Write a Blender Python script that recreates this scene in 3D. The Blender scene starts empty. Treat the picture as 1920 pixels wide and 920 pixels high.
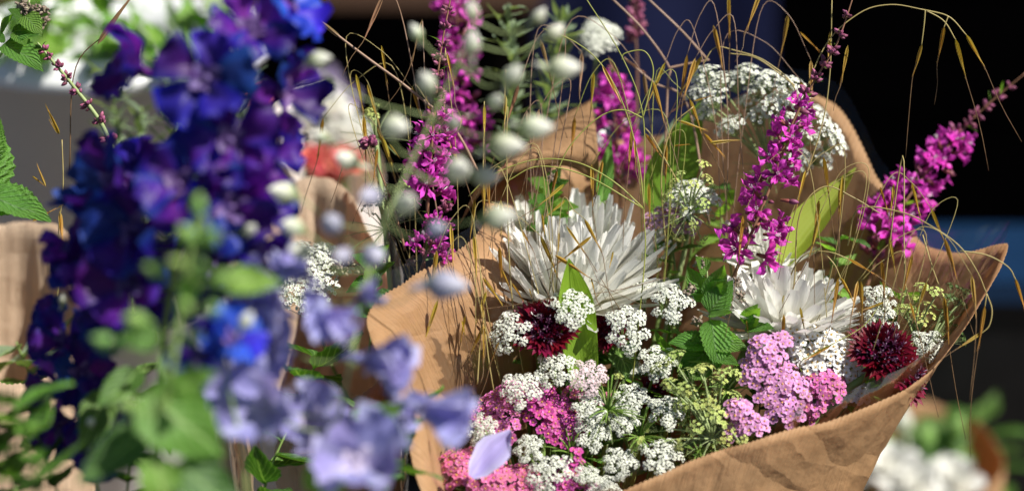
import bpy, math, random
from mathutils import Vector as V, Matrix, noise
random.seed(7)
R = math.radians
scene = bpy.context.scene

# ------------------------------------------------------------------ camera, sky, sun
D = 1.417                       # camera to focus plane (m); 3200 photo pixels = 1 m there
PITCH = R(18)
RIGHT = V((1, 0, 0)); FWD = V((0, math.cos(PITCH), -math.sin(PITCH))); UP = V((0, math.sin(PITCH), math.cos(PITCH)))
CEN = V((0, 0, 1.0)); CAM = CEN - FWD * D
cd = bpy.data.cameras.new('camera'); cam = bpy.data.objects.new('camera', cd); scene.collection.objects.link(cam)
cd.lens = 85; cd.sensor_width = 36; cd.clip_start = 0.05; cd.clip_end = 200
cam.matrix_world = Matrix.Translation(CAM) @ Matrix((RIGHT, UP, -FWD)).transposed().to_4x4()
cd.dof.use_dof = True; cd.dof.focus_distance = D; cd.dof.aperture_fstop = 2.5; cd.dof.aperture_blades = 9
scene.camera = cam

SUN = V((0.58, -0.22, 0.78)).normalized()          # direction towards the sun
w = bpy.data.worlds.new('World'); scene.world = w; w.use_nodes = True
nt = w.node_tree; bg = nt.nodes['Background']; sky = nt.nodes.new('ShaderNodeTexSky')
sky.sky_type = 'NISHITA'; sky.sun_disc = False
sky.sun_elevation = math.asin(SUN.z); sky.sun_rotation = math.atan2(SUN.x, SUN.y)
nt.links.new(sky.outputs[0], bg.inputs[0]); bg.inputs[1].default_value = 0.05
sd = bpy.data.lights.new('sun', 'SUN'); sun = bpy.data.objects.new('sun', sd); scene.collection.objects.link(sun)
sd.energy = 5.0; sd.angle = R(0.55); sd.color = (1, 0.95, 0.87)
sun.rotation_euler = SUN.to_track_quat('Z', 'Y').to_euler(); sun.location = (2, 0, 4)
vs = scene.view_settings; vs.view_transform = 'Standard'; vs.look = 'None'; vs.exposure = 0.72; vs.gamma = 1
try: vs.use_curve_mapping = False
except Exception: pass
cy = scene.cycles; cy.max_bounces = 10; cy.transparent_max_bounces = 24; cy.transmission_bounces = 8
cy.diffuse_bounces = 5; cy.use_denoising = True; cy.sample_clamp_indirect = 6

# ------------------------------------------------------------------ helpers
col = scene.collection
def at(px, py, dd=0.0):
    """place in the world of a photo pixel that stands dd centimetres behind the focus plane"""
    d = D + dd / 100; s = d / D / 3200
    return CAM + FWD * d + RIGHT * ((px - 960) * s) + UP * ((460 - py) * s)
def PX(dd=0.0): return (D + dd / 100) / D / 3200
def cdir(r, u, t): return (RIGHT * r + UP * u - FWD * t).normalized()   # right, up, towards viewer
def rnd(a, b): return random.uniform(a, b)
def lerp(a, b, t): return a + (b - a) * t
def sm(t): return t * t * (3 - 2 * t)
def frame(o, x, z):
    x = x.normalized(); y = z.cross(x)
    if y.length < 1e-5: y = V((0.3, 1, 0.2)).cross(x)
    y.normalize(); z = x.cross(y)
    return Matrix.Translation(o) @ Matrix((x, y, z)).transposed().to_4x4()
def frz(o, z, roll=0.0):
    z = z.normalized(); h = V((0, 0, 1)) if abs(z.z) < .95 else V((1, 0, 0))
    x = h.cross(z).normalized(); y = z.cross(x)
    return Matrix.Translation(o) @ Matrix((x, y, z)).transposed().to_4x4() @ Matrix.Rotation(roll, 4, 'Z')
def S(k): return Matrix.Diagonal((k, k, k, 1))
def spline(pts, n):
    """Catmull-Rom through vectors"""
    P = [pts[0] * 2 - pts[1]] + list(pts) + [pts[-1] * 2 - pts[-2]]; out = []
    m = len(pts) - 1
    for k in range(n + 1):
        u = k / n * m; i = min(int(u), m - 1); t = u - i
        a, b, c, d = P[i:i + 4]
        out.append(.5 * ((2 * b) + (c - a) * t + (2 * a - 5 * b + 4 * c - d) * t * t + (3 * b - a - 3 * c + d) * t ** 3))
    return out

class MB:
    def __init__(s): s.v = []; s.f = []; s.uv = []; s.mi = []
    def grid(s, rows, closed=False, mi=0):
        """rows: list of lists of (point, (u,v))"""
        b = len(s.v); n = len(rows[0])
        for r in rows:
            for p, uv in r: s.v.append(p); s.uv.append(uv)
        for i in range(len(rows) - 1):
            for j in range(n if closed else n - 1):
                k = (j + 1) % n
                s.f.append((b + i * n + j, b + i * n + k, b + (i + 1) * n + k, b + (i + 1) * n + j)); s.mi.append(mi)
        return s
    def tube(s, pts, r0, r1=None, n=6, mi=0, k=None, cap=True):
        if r1 is None: r1 = r0
        if k: pts = spline(pts, k)
        m = len(pts); rows = []; nrm = V((0.12, 0.9, 0.3))
        for i, p in enumerate(pts):
            t = (pts[min(i + 1, m - 1)] - pts[max(i - 1, 0)])
            if t.length < 1e-9: t = V((0, 0, 1))
            t.normalize(); nrm = nrm - t * nrm.dot(t)
            if nrm.length < 1e-4: nrm = t.orthogonal()
            nrm.normalize(); bn = t.cross(nrm); f = i / max(m - 1, 1)
            r = r0(f) if callable(r0) else lerp(r0, r1, f)
            rows.append([(p + (nrm * math.cos(a) + bn * math.sin(a)) * r, (j / n, f)) for j in range(n) for a in (2 * math.pi * j / n,)])
        b = len(s.v); s.grid(rows, True, mi)
        if cap:
            s.f.append(tuple(b + (m - 1) * n + j for j in range(n))); s.mi.append(mi)
            s.f.append(tuple(b + j for j in reversed(range(n)))); s.mi.append(mi)
        return s
    def petal(s, M, prof, W, nL=6, nW=4, curl=0.0, cup=0.0, wave=0.0, seed=0, fold=0.0, mi=0, tipcut=0.0, serr=0.0, twist=0.0):
        """unit-length blade along local X, normal Z, transformed by M"""
        x = z = 0.0; rows = []; a = 0.0
        for i in range(nL + 1):
            t = i / nL
            if i: a = curl * (t - .5 / nL); x += math.cos(a) / nL; z += math.sin(a) / nL
            wd = W * prof(t) * (1 + (serr if i % 2 else -serr) * (1 if 0 < i < nL else 0)); r = []
            for j in range(nW + 1):
                q = -1 + 2 * j / nW
                zz = z + cup * wd * q * q + fold * wd * abs(q)
                yy = q * wd
                if wave: zz += wave * (noise.noise((x * 3.1 + seed, q * 1.7, seed * 2.3)) + .6 * math.sin(q * 5 + t * 4 + seed) * abs(q) * t)
                xx = x - tipcut * t * t * abs(q) ** 2
                if twist: c, d = math.cos(twist * t), math.sin(twist * t); yy, zz = yy * c - zz * d, yy * d + zz * c
                r.append((M @ V((xx, yy, zz)), (q * .5 + .5, t)))
            rows.append(r)
        return s.grid(rows, mi=mi)
    def blob(s, M, n=8, m=6, prof=None, mi=0, bump=0.0, seed=0):
        rows = []
        for i in range(m + 1):
            t = i / m; th = math.pi * t; rr = prof(t) if prof else math.sin(th); zz = (t if prof else -math.cos(th)); r = []
            for j in range(n):
                a = 2 * math.pi * j / n; k = 1 + (bump * noise.noise((math.cos(a) * 1.5 + seed, math.sin(a) * 1.5, zz * 1.5)) if bump else 0)
                r.append((M @ V((math.cos(a) * rr * k, math.sin(a) * rr * k, zz)), (j / n, t)))
            rows.append(r)
        return s.grid(rows, True, mi)
    def box(s, M, x, y, z, mi=0):
        b = len(s.v)
        for sx in (-1, 1):
            for sy in (-1, 1):
                for sz in (-1, 1): s.v.append(M @ V((sx * x / 2, sy * y / 2, sz * z / 2))); s.uv.append((sx * .5 + .5, sz * .5 + .5))
        for f in ((0, 1, 3, 2), (4, 6, 7, 5), (0, 4, 5, 1), (2, 3, 7, 6), (0, 2, 6, 4), (1, 5, 7, 3)): s.f.append(tuple(b + k for k in f)); s.mi.append(mi)
        return s
    def mesh(s, name, mats, smooth=True):
        me = bpy.data.meshes.new(name); me.from_pydata([tuple(p) for p in s.v], [], s.f)
        uvl = me.uv_layers.new(name='UVMap'); li = [0] * len(me.loops); me.loops.foreach_get('vertex_index', li)
        flat = []
        for k in li: flat += s.uv[k]
        uvl.data.foreach_set('uv', flat)
        for m in (mats if isinstance(mats, (list, tuple)) else [mats]): me.materials.append(m)
        if any(s.mi): me.polygons.foreach_set('material_index', s.mi)
        if smooth: me.polygons.foreach_set('use_smooth', [True] * len(me.polygons))
        me.update(); return me

WM = {}
def put(name, data, M, parent=None, kind=None, label=None):
    o = bpy.data.objects.new(name, data); col.objects.link(o)
    if parent is not None:
        o.parent = parent; o.matrix_basis = WM[parent.name].inverted() @ M
    else: o.matrix_basis = M
    WM[o.name] = M
    if kind: o['kind'] = kind
    if label: o['label'] = label
    return o
def tag(o, label, cat, group=None):
    o['label'] = label; o['category'] = cat
    if group: o['group'] = group
    return o
def thing(name, label, cat, loc, group=None):
    return tag(put(name, None, Matrix.Translation(loc)), label, cat, group)
I4 = Matrix.Identity(4)
def wpart(name, mb, mat, t, kind=None, label=None):
    """a part whose mesh was authored in world coordinates"""
    L = WM[t.name].translation.copy(); mb.v = [p - L for p in mb.v]
    return put(name, mb.mesh(name, mat), Matrix.Translation(L), t, kind, label)

# ------------------------------------------------------------------ materials
def nodes(m):
    m.use_nodes = True; t = m.node_tree; t.nodes.clear(); return t, t.nodes.new, t.links.new
def petal_mat(name, base, tip, edge=None, trans=.35, rough=.45, spec=.3, var=.12, vein=.25, vscale=14, spot=None, mid=None, bump=.25, hue=.02, tcol=None):
    """thin living tissue: pigment runs from base to tip, veins run lengthwise, light passes through"""
    m = bpy.data.materials.new(name); t, N, L = nodes(m)
    out = N('ShaderNodeOutputMaterial'); mix = N('ShaderNodeMixShader'); p = N('ShaderNodeBsdfPrincipled'); tr = N('ShaderNodeBsdfTranslucent')
    uv = N('ShaderNodeUVMap'); sep = N('ShaderNodeSeparateXYZ'); L(uv.outputs[0], sep.inputs[0])
    ramp = N('ShaderNodeValToRGB'); e = ramp.color_ramp.elements
    e[0].color = (*base, 1); e[1].color = (*tip, 1); e[0].position = .05; e[1].position = .85
    if mid: k = e.new(.45); k.color = (*mid, 1)
    nz = N('ShaderNodeTexNoise'); nz.inputs['Scale'].default_value = 5; nz.inputs['Detail'].default_value = 4
    mp = N('ShaderNodeMapping'); mp.inputs['Scale'].default_value = (vscale, 1.3, 1); L(uv.outputs[0], mp.inputs[0])
    oi = N('ShaderNodeObjectInfo'); cmb = N('ShaderNodeVectorMath'); cmb.operation = 'ADD'; L(mp.outputs[0], cmb.inputs[0])
    sc_ = N('ShaderNodeVectorMath'); sc_.operation = 'SCALE'; sc_.inputs[0].default_value = (31, 17, 9); L(oi.outputs['Random'], sc_.inputs['Scale']); L(sc_.outputs[0], cmb.inputs[1])
    L(cmb.outputs[0], nz.inputs['Vector']); nz.inputs['Scale'].default_value = 1.0
    ad = N('ShaderNodeMath'); ad.operation = 'MULTIPLY_ADD'; L(nz.outputs[0], ad.inputs[0]); ad.inputs[1].default_value = .35; L(sep.outputs[1], ad.inputs[2])
    sb = N('ShaderNodeMath'); sb.operation = 'SUBTRACT'; L(ad.outputs[0], sb.inputs[0]); sb.inputs[1].default_value = .17; L(sb.outputs[0], ramp.inputs[0])
    c = ramp.outputs[0]
    if edge:
        a = N('ShaderNodeMath'); a.operation = 'SUBTRACT'; L(sep.outputs[0], a.inputs[0]); a.inputs[1].default_value = .5
        b = N('ShaderNodeMath'); b.operation = 'ABSOLUTE'; L(a.outputs[0], b.inputs[0])
        b2 = N('ShaderNodeMapRange'); L(b.outputs[0], b2.inputs[0]); b2.inputs[1].default_value = .18; b2.inputs[2].default_value = .5
        mx = N('ShaderNodeMix'); mx.data_type = 'RGBA'; L(b2.outputs[0], mx.inputs[0]); L(c, mx.inputs[6]); mx.inputs[7].default_value = (*edge, 1); c = mx.outputs[2]
    n2 = N('ShaderNodeTexNoise'); n2.inputs['Scale'].default_value = 1; n2.inputs['Detail'].default_value = 3; L(cmb.outputs[0], n2.inputs['Vector'])
    mr = N('ShaderNodeMapRange'); L(n2.outputs[0], mr.inputs[0]); mr.inputs[1].default_value = .3; mr.inputs[2].default_value = .7; mr.inputs[3].default_value = 1 - vein; mr.inputs[4].default_value = 1 + vein * .4
    hs = N('ShaderNodeHueSaturation'); L(c, hs.inputs['Color'])
    v1 = N('ShaderNodeMapRange'); L(oi.outputs['Random'], v1.inputs[0]); v1.inputs[3].default_value = 1 - var; v1.inputs[4].default_value = 1 + var
    mu = N('ShaderNodeMath'); mu.operation = 'MULTIPLY'; L(v1.outputs[0], mu.inputs[0]); L(mr.outputs[0], mu.inputs[1]); L(mu.outputs[0], hs.inputs['Value'])
    w1 = N('ShaderNodeTexWhiteNoise'); w1.noise_dimensions = '1D'; L(oi.outputs['Random'], w1.inputs['W'])
    v2 = N('ShaderNodeMapRange'); L(w1.outputs[0], v2.inputs[0]); v2.inputs[3].default_value = .5 - hue; v2.inputs[4].default_value = .5 + hue; L(v2.outputs[0], hs.inputs['Hue'])
    L(hs.outputs[0], p.inputs['Base Color'])
    if tcol:
        g = N('ShaderNodeMix'); g.data_type = 'RGBA'; g.blend_type = 'MULTIPLY'; g.inputs[0].default_value = 1; L(hs.outputs[0], g.inputs[6]); g.inputs[7].default_value = (*tcol, 1); L(g.outputs[2], tr.inputs[0])
    else: L(hs.outputs[0], tr.inputs[0])
    p.inputs['Roughness'].default_value = rough; p.inputs['Specular IOR Level'].default_value = spec
    if bump:
        bm = N('ShaderNodeBump'); bm.inputs['Strength'].default_value = bump; bm.inputs['Distance'].default_value = .001; L(n2.outputs[0], bm.inputs['Height'])
        L(bm.outputs[0], p.inputs['Normal'])
    mix.inputs[0].default_value = trans; L(p.outputs[0], mix.inputs[1]); L(tr.outputs[0], mix.inputs[2]); L(mix.outputs[0], out.inputs[0])
    return m
def leaf_mat(name, dark, light, trans=.3, rough=.45, quilt=0.0, vein=(.25, .4, .12), var=.18, parallel=False):
    m = bpy.data.materials.new(name); t, N, L = nodes(m)
    out = N('ShaderNodeOutputMaterial'); mix = N('ShaderNodeMixShader'); p = N('ShaderNodeBsdfPrincipled'); tr = N('ShaderNodeBsdfTranslucent')
    uv = N('ShaderNodeUVMap'); sep = N('ShaderNodeSeparateXYZ'); L(uv.outputs[0], sep.inputs[0]); oi = N('ShaderNodeObjectInfo')
    geo = N('ShaderNodeTexCoord'); nz = N('ShaderNodeTexNoise'); nz.inputs['Scale'].default_value = 60; nz.inputs['Detail'].default_value = 5; L(geo.outputs['Object'], nz.inputs['Vector'])
    ramp = N('ShaderNodeMix'); ramp.data_type = 'RGBA'; L(nz.outputs[0], ramp.inputs[0]); ramp.inputs[6].default_value = (*dark, 1); ramp.inputs[7].default_value = (*light, 1)
    a = N('ShaderNodeMath'); a.operation = 'SUBTRACT'; L(sep.outputs[0], a.inputs[0]); a.inputs[1].default_value = .5
    b = N('ShaderNodeMath'); b.operation = 'ABSOLUTE'; L(a.outputs[0], b.inputs[0])
    # side veins: stripes along v - k|u|
    k = N('ShaderNodeMath'); k.operation = 'MULTIPLY_ADD'; L(b.outputs[0], k.inputs[0]); k.inputs[1].default_value = -.9; L(sep.outputs[1], k.inputs[2])
    s1 = N('ShaderNodeMath'); s1.operation = 'MULTIPLY'; L(k.outputs[0], s1.inputs[0]); s1.inputs[1].default_value = 50 if quilt else 38
    if parallel: L(sep.outputs[0], s1.inputs[0]); s1.inputs[1].default_value = 75
    s2 = N('ShaderNodeMath'); s2.operation = 'SINE'; L(s1.outputs[0], s2.inputs[0])
    s3 = N('ShaderNodeMapRange'); L(s2.outputs[0], s3.inputs[0]); s3.inputs[1].default_value = .75; s3.inputs[2].default_value = 1; s3.inputs[4].default_value = .55
    md = N('ShaderNodeMapRange'); L(b.outputs[0], md.inputs[0]); md.inputs[1].default_value = .035; md.inputs[2].default_value = .015; md.inputs[4].default_value = .9
    mxv = N('ShaderNodeMath'); mxv.operation = 'MAXIMUM'; L(s3.outputs[0], mxv.inputs[0]); L(md.outputs[0], mxv.inputs[1])
    vm = N('ShaderNodeMix'); vm.data_type = 'RGBA'; L(mxv.outputs[0], vm.inputs[0]); L(ramp.outputs[2], vm.inputs[6]); vm.inputs[7].default_value = (*vein, 1)
    hs = N('ShaderNodeHueSaturation'); L(vm.outputs[2], hs.inputs['Color'])
    v1 = N('ShaderNodeMapRange'); L(oi.outputs['Random'], v1.inputs[0]); v1.inputs[3].default_value = 1 - var; v1.inputs[4].default_value = 1 + var; L(v1.outputs[0], hs.inputs['Value'])
    v2 = N('ShaderNodeMapRange'); L(oi.outputs['Random'], v2.inputs[0]); v2.inputs[3].default_value = .515; v2.inputs[4].default_value = .485; L(v2.outputs[0], hs.inputs['Hue'])
    L(hs.outputs[0], p.inputs['Base Color'])
    g = N('ShaderNodeMix'); g.data_type = 'RGBA'; g.blend_type = 'MULTIPLY'; g.inputs[0].default_value = 1; L(hs.outputs[0], g.inputs[6]); g.inputs[7].default_value = (1.9, 2.0, .7, 1); L(g.outputs[2], tr.inputs[0])
    p.inputs['Roughness'].default_value = rough; p.inputs['Specular IOR Level'].default_value = .4
    bm = N('ShaderNodeBump'); bm.inputs['Strength'].default_value = .12 if parallel else .5 + quilt; bm.inputs['Distance'].default_value = .0008 + .001 * quilt
    hgt = N('ShaderNodeMath'); hgt.operation = 'MULTIPLY_ADD'; L(s2.outputs[0], hgt.inputs[0]); hgt.inputs[1].default_value = -.5; L(nz.outputs[0], hgt.inputs[2]); L(hgt.outputs[0], bm.inputs['Height']); L(bm.outputs[0], p.inputs['Normal'])
    mix.inputs[0].default_value = trans; L(p.outputs[0], mix.inputs[1]); L(tr.outputs[0], mix.inputs[2]); L(mix.outputs[0], out.inputs[0])
    return m
def plain_mat(name, c1, c2, scale=40, rough=.6, spec=.3, bump=.2, stretch=(1, 1, 1), metallic=0, dist=.001, trans=0):
    m = bpy.data.materials.new(name); t, N, L = nodes(m); out = N('ShaderNodeOutputMaterial'); p = N('ShaderNodeBsdfPrincipled')
    tc = N('ShaderNodeTexCoord'); mp = N('ShaderNodeMapping'); mp.inputs['Scale'].default_value = stretch; L(tc.outputs['Object'], mp.inputs[0])
    nz = N('ShaderNodeTexNoise'); nz.inputs['Scale'].default_value = scale; nz.inputs['Detail'].default_value = 6; L(mp.outputs[0], nz.inputs['Vector'])
    r = N('ShaderNodeValToRGB'); r.color_ramp.elements[0].color = (*c1, 1); r.color_ramp.elements[1].color = (*c2, 1); r.color_ramp.elements[0].position = .3; r.color_ramp.elements[1].position = .7
    L(nz.outputs[0], r.inputs[0]); L(r.outputs[0], p.inputs['Base Color']); p.inputs['Roughness'].default_value = rough; p.inputs['Specular IOR Level'].default_value = spec; p.inputs['Metallic'].default_value = metallic
    bm = N('ShaderNodeBump'); bm.inputs['Strength'].default_value = bump; bm.inputs['Distance'].default_value = dist; L(nz.outputs[0], bm.inputs['Height']); L(bm.outputs[0], p.inputs['Normal'])
    if trans:
        tr = N('ShaderNodeBsdfTranslucent'); L(r.outputs[0], tr.inputs[0]); mx = N('ShaderNodeMixShader'); mx.inputs[0].default_value = trans; L(p.outputs[0], mx.inputs[1]); L(tr.outputs[0], mx.inputs[2]); L(mx.outputs[0], out.inputs[0])
    else: L(p.outputs[0], out.inputs[0])
    return m
def film_mat(name, rough=.06, tint=(1, 1, 1), refl=(.6, 0)):
    """clear wrapping film: passes light, mirrors at grazing angles"""
    m = bpy.data.materials.new(name); t, N, L = nodes(m); out = N('ShaderNodeOutputMaterial')
    tr = N('ShaderNodeBsdfTransparent'); tr.inputs[0].default_value = (*tint, 1); gl = N('ShaderNodeBsdfGlossy'); gl.inputs['Roughness'].default_value = rough
    fr = N('ShaderNodeFresnel'); fr.inputs[0].default_value = 1.5; tc = N('ShaderNodeTexCoord'); nz = N('ShaderNodeTexNoise'); nz.inputs['Scale'].default_value = 26; nz.inputs['Detail'].default_value = 3; L(tc.outputs['Object'], nz.inputs['Vector'])
    bm = N('ShaderNodeBump'); bm.inputs['Strength'].default_value = .5; bm.inputs['Distance'].default_value = .004; L(nz.outputs[0], bm.inputs['Height']); L(bm.outputs[0], gl.inputs['Normal']); L(bm.outputs[0], fr.inputs['Normal'])
    k = N('ShaderNodeMath'); k.operation = 'MULTIPLY_ADD'; L(fr.outputs[0], k.inputs[0]); k.inputs[1].default_value = refl[0]; k.inputs[2].default_value = refl[1]; k.use_clamp = True
    mx = N('ShaderNodeMixShader'); L(k.outputs[0], mx.inputs[0]); L(tr.outputs[0], mx.inputs[1]); L(gl.outputs[0], mx.inputs[2]); L(mx.outputs[0], out.inputs[0])
    return m
def kraft_mat(name, c1, c2, trans=.3, coat=.0):
    m = bpy.data.materials.new(name); t, N, L = nodes(m); out = N('ShaderNodeOutputMaterial'); p = N('ShaderNodeBsdfPrincipled'); tr = N('ShaderNodeBsdfTranslucent'); mx = N('ShaderNodeMixShader')
    tc = N('ShaderNodeTexCoord'); n1 = N('ShaderNodeTexNoise'); n1.inputs['Scale'].default_value = 9; n1.inputs['Detail'].default_value = 6; L(tc.outputs['Object'], n1.inputs['Vector'])
    mp = N('ShaderNodeMapping'); mp.inputs['Scale'].default_value = (900, 40, 900); L(tc.outputs['Object'], mp.inputs[0])
    n2 = N('ShaderNodeTexNoise'); n2.inputs['Scale'].default_value = 1; n2.inputs['Detail'].default_value = 3; L(mp.outputs[0], n2.inputs['Vector'])
    uv = N('ShaderNodeUVMap'); m2 = N('ShaderNodeMapping'); m2.inputs['Scale'].default_value = (700, 9, 1); L(uv.outputs[0], m2.inputs[0])
    n3 = N('ShaderNodeTexNoise'); n3.inputs['Scale'].default_value = 1; n3.inputs['Detail'].default_value = 4; L(m2.outputs[0], n3.inputs['Vector'])
    ad = N('ShaderNodeMath'); ad.operation = 'MULTIPLY_ADD'; L(n3.outputs[0], ad.inputs[0]); ad.inputs[1].default_value = .3; L(n1.outputs[0], ad.inputs[2])
    r = N('ShaderNodeMapRange'); L(ad.outputs[0], r.inputs[0]); r.inputs[1].default_value = .4; r.inputs[2].default_value = .9
    c = N('ShaderNodeMix'); c.data_type = 'RGBA'; L(r.outputs[0], c.inputs[0]); c.inputs[6].default_value = (*c1, 1); c.inputs[7].default_value = (*c2, 1)
    L(c.outputs[2], p.inputs['Base Color']); p.inputs['Roughness'].default_value = .62; p.inputs['Specular IOR Level'].default_value = .25; p.inputs['Coat Weight'].default_value = coat; p.inputs['Coat Roughness'].default_value = .22
    g = N('ShaderNodeMix'); g.data_type = 'RGBA'; g.blend_type = 'MULTIPLY'; g.inputs[0].default_value = 1; L(c.outputs[2], g.inputs[6]); g.inputs[7].default_value = (1.5, 1.05, .62, 1); L(g.outputs[2], tr.inputs[0])
    bm = N('ShaderNodeBump'); bm.inputs['Strength'].default_value = .8; bm.inputs['Distance'].default_value = .004
    vo = N('ShaderNodeTexVoronoi'); vo.feature = 'DISTANCE_TO_EDGE'; vo.inputs['Scale'].default_value = 22; wn = N('ShaderNodeMix'); wn.data_type = 'VECTOR'; wn.inputs[0].default_value = .12; L(tc.outputs['Object'], wn.inputs[4]); L(n1.outputs[1], wn.inputs[5]); L(wn.outputs[1], vo.inputs['Vector'])
    v4 = N('ShaderNodeMath'); v4.operation = 'MULTIPLY_ADD'; L(vo.outputs[0], v4.inputs[0]); v4.inputs[1].default_value = 1.6; L(ad.outputs[0], v4.inputs[2]); L(v4.outputs[0], bm.inputs['Height']); L(bm.outputs[0], p.inputs['Normal'])
    mx.inputs[0].default_value = trans; L(p.outputs[0], mx.inputs[1]); L(tr.outputs[0], mx.inputs[2]); L(mx.outputs[0], out.inputs[0])
    return m

M = {}
M['white'] = petal_mat('white petal', (.8, .74, .42), (.88, .88, .84), trans=.32, var=.05, vein=.08, hue=.0, mid=(.84, .83, .76))
M['lace'] = petal_mat('lace floret', (.62, .68, .42), (.86, .86, .85), trans=.22, var=.06, vein=.05, hue=0, bump=0)
M['lacepink'] = petal_mat('blushed lace floret', (.72, .3, .42), (.86, .8, .82), trans=.22, var=.1, vein=.1, hue=.01, bump=0)
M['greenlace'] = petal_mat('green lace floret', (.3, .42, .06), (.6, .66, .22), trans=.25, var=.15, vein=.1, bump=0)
M['shadelace'] = petal_mat('shade darkened fern leaf', (.05, .09, .02), (.08, .13, .03), trans=.2, var=.15, bump=0)  # darkened green: the shade on this head is in the colour
M['seed'] = petal_mat('seed green', (.2, .27, .06), (.42, .48, .2), trans=.1, var=.2, bump=0)
M['hotpink'] = petal_mat('hot pink floret', (.4, .05, .22), (.54, .06, .32), trans=.22, var=.32, vein=.12, hue=.015, bump=.1, edge=(.62, .13, .42))
M['rose'] = petal_mat('rose floret', (.42, .08, .18), (.55, .1, .26), trans=.22, var=.32, vein=.12, hue=.015, bump=.1, edge=(.66, .22, .4))
M['palepink'] = petal_mat('lilac pink floret', (.46, .16, .4), (.62, .26, .54), trans=.22, var=.24, vein=.12, hue=.015, bump=.1, edge=(.7, .4, .64))
M['midpink'] = petal_mat('mid pink floret', (.5, .09, .28), (.62, .13, .38), trans=.22, var=.28, vein=.12, hue=.015, bump=.1, edge=(.68, .26, .5))
M['mauve'] = petal_mat('dusty mauve floret', (.4, .2, .3), (.56, .34, .46), trans=.22, var=.14, bump=0)
M['whitefloret'] = petal_mat('white floret', (.7, .68, .5), (.85, .85, .86), trans=.2, var=.06, vein=.06, hue=0, bump=.1)
M['yellow'] = plain_mat('stamen yellow', (.6, .3, .03), (.7, .45, .1), 300)
M['magenta'] = petal_mat('loosestrife petal', (.56, .05, .4), (.74, .085, .6), trans=.4, var=.3, vein=.3, vscale=8, hue=.012, bump=.5, tcol=(1.25, 1, 1.15))
M['calyx'] = petal_mat('calyx', (.16, .06, .03), (.3, .07, .08), trans=.15, var=.25, vein=.3)
M['redbud'] = petal_mat('reddish bud', (.14, .05, .05), (.36, .1, .2), trans=.15, var=.3, vein=.3)
M['redstem'] = plain_mat('reddish stem', (.16, .08, .045), (.24, .12, .07), 120)
M['burgundy'] = petal_mat('burgundy floret', (.04, .003, .014), (.2, .005, .03), trans=.32, var=.3, vein=.4, hue=.015, rough=.4, tcol=(1.4, 1, 1))
M['darkdisc'] = petal_mat('dark disc floret', (.02, .002, .015), (.07, .012, .05), trans=.1, var=.3, rough=.35)
M['stamen'] = plain_mat('pale stamen', (.55, .45, .5), (.7, .62, .66), 200); M['anther'] = plain_mat('purple anther', (.12, .03, .1), (.4, .28, .38), 260)
M['delph'] = petal_mat('dark delphinium sepal', (.14, .016, .28), (.06, .01, .22), edge=(.014, .016, .26), trans=.42, var=.35, vein=.3, hue=.035, rough=.45, tcol=(1.3, 1.1, 1.3))
M['delphviolet'] = petal_mat('violet delphinium sepal', (.3, .06, .46), (.2, .03, .4), edge=(.1, .03, .42), trans=.42, var=.25, vein=.3, hue=.02, rough=.45, tcol=(1.3, 1.1, 1.3))
M['delphindigo'] = petal_mat('indigo delphinium sepal', (.03, .02, .2), (.02, .03, .34), edge=(.015, .04, .42), trans=.42, var=.3, vein=.3, hue=.02, rough=.45)
M['delphblue'] = petal_mat('vivid blue delphinium sepal', (.05, .05, .5), (.03, .07, .62), edge=(.02, .05, .55), trans=.42, var=.2, vein=.2, hue=.02, rough=.45)
M['pale'] = petal_mat('pale delphinium sepal', (.4, .38, .72), (.36, .33, .7), edge=(.56, .56, .84), trans=.4, var=.15, vein=.2, hue=.015)
M['eye'] = petal_mat('delphinium eye', (.5, .42, .6), (.7, .62, .78), trans=.3, var=.15)
M['eyedark'] = petal_mat('dark delphinium eye', (.07, .025, .14), (.2, .12, .34), trans=.3, var=.2)
M['bud'] = petal_mat('pale green bud', (.24, .32, .1), (.86, .86, .78), trans=.35, var=.1, vein=.25, vscale=5, mid=(.66, .7, .5))
M['budshade'] = petal_mat('lilac shadowed bud', (.26, .34, .2), (.62, .62, .74), trans=.35, var=.1, vein=.3, vscale=5, mid=(.4, .4, .55))  # grey lilac shadows on the buds, put into their colour
M['budgreen'] = petal_mat('leaf green bud', (.16, .34, .06), (.36, .56, .16), trans=.35, var=.15, vein=.2, vscale=5)
M['budbrown'] = petal_mat('woolly mint bud', (.3, .3, .18), (.3, .22, .18), trans=.1, var=.25, vein=.5, vscale=8, bump=.8)
M['stem'] = plain_mat('green stem', (.13, .2, .05), (.22, .32, .09), 90, rough=.5)
M['stempale'] = plain_mat('pale green stem', (.28, .36, .14), (.36, .44, .2), 90, rough=.5, trans=.15)
M['leaf'] = leaf_mat('leaf', (.035, .09, .015), (.07, .16, .025))
M['leafbright'] = leaf_mat('bright leaf', (.1, .24, .03), (.18, .36, .055), trans=.4, vein=(.36, .5, .18))
M['leafgrey'] = leaf_mat('grey green leaf', (.14, .2, .12), (.24, .3, .2), trans=.25, rough=.6)
M['mint'] = leaf_mat('mint leaf', (.1, .25, .035), (.2, .42, .07), trans=.4, quilt=.55, vein=(.2, .34, .13))
M['lily'] = leaf_mat('lily leaf', (.13, .26, .02), (.19, .33, .03), trans=.45, vein=(.17, .31, .03), parallel=True)
M['olive'] = leaf_mat('olive leaf', (.26, .34, .04), (.36, .43, .07), trans=.42, vein=(.33, .42, .08), parallel=True)
M['oat'] = petal_mat('golden husk', (.46, .34, .05), (.58, .36, .08), trans=.4, rough=.35, var=.2, vein=.35, vscale=9, tcol=(1.2, 1, .6))
M['oatdry'] = petal_mat('dry brown husk', (.3, .2, .1), (.42, .24, .12), trans=.3, rough=.4, var=.2, vein=.35, vscale=9)
M['awn'] = plain_mat('awn', (.1, .06, .03), (.2, .12, .06), 200, rough=.4)
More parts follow.
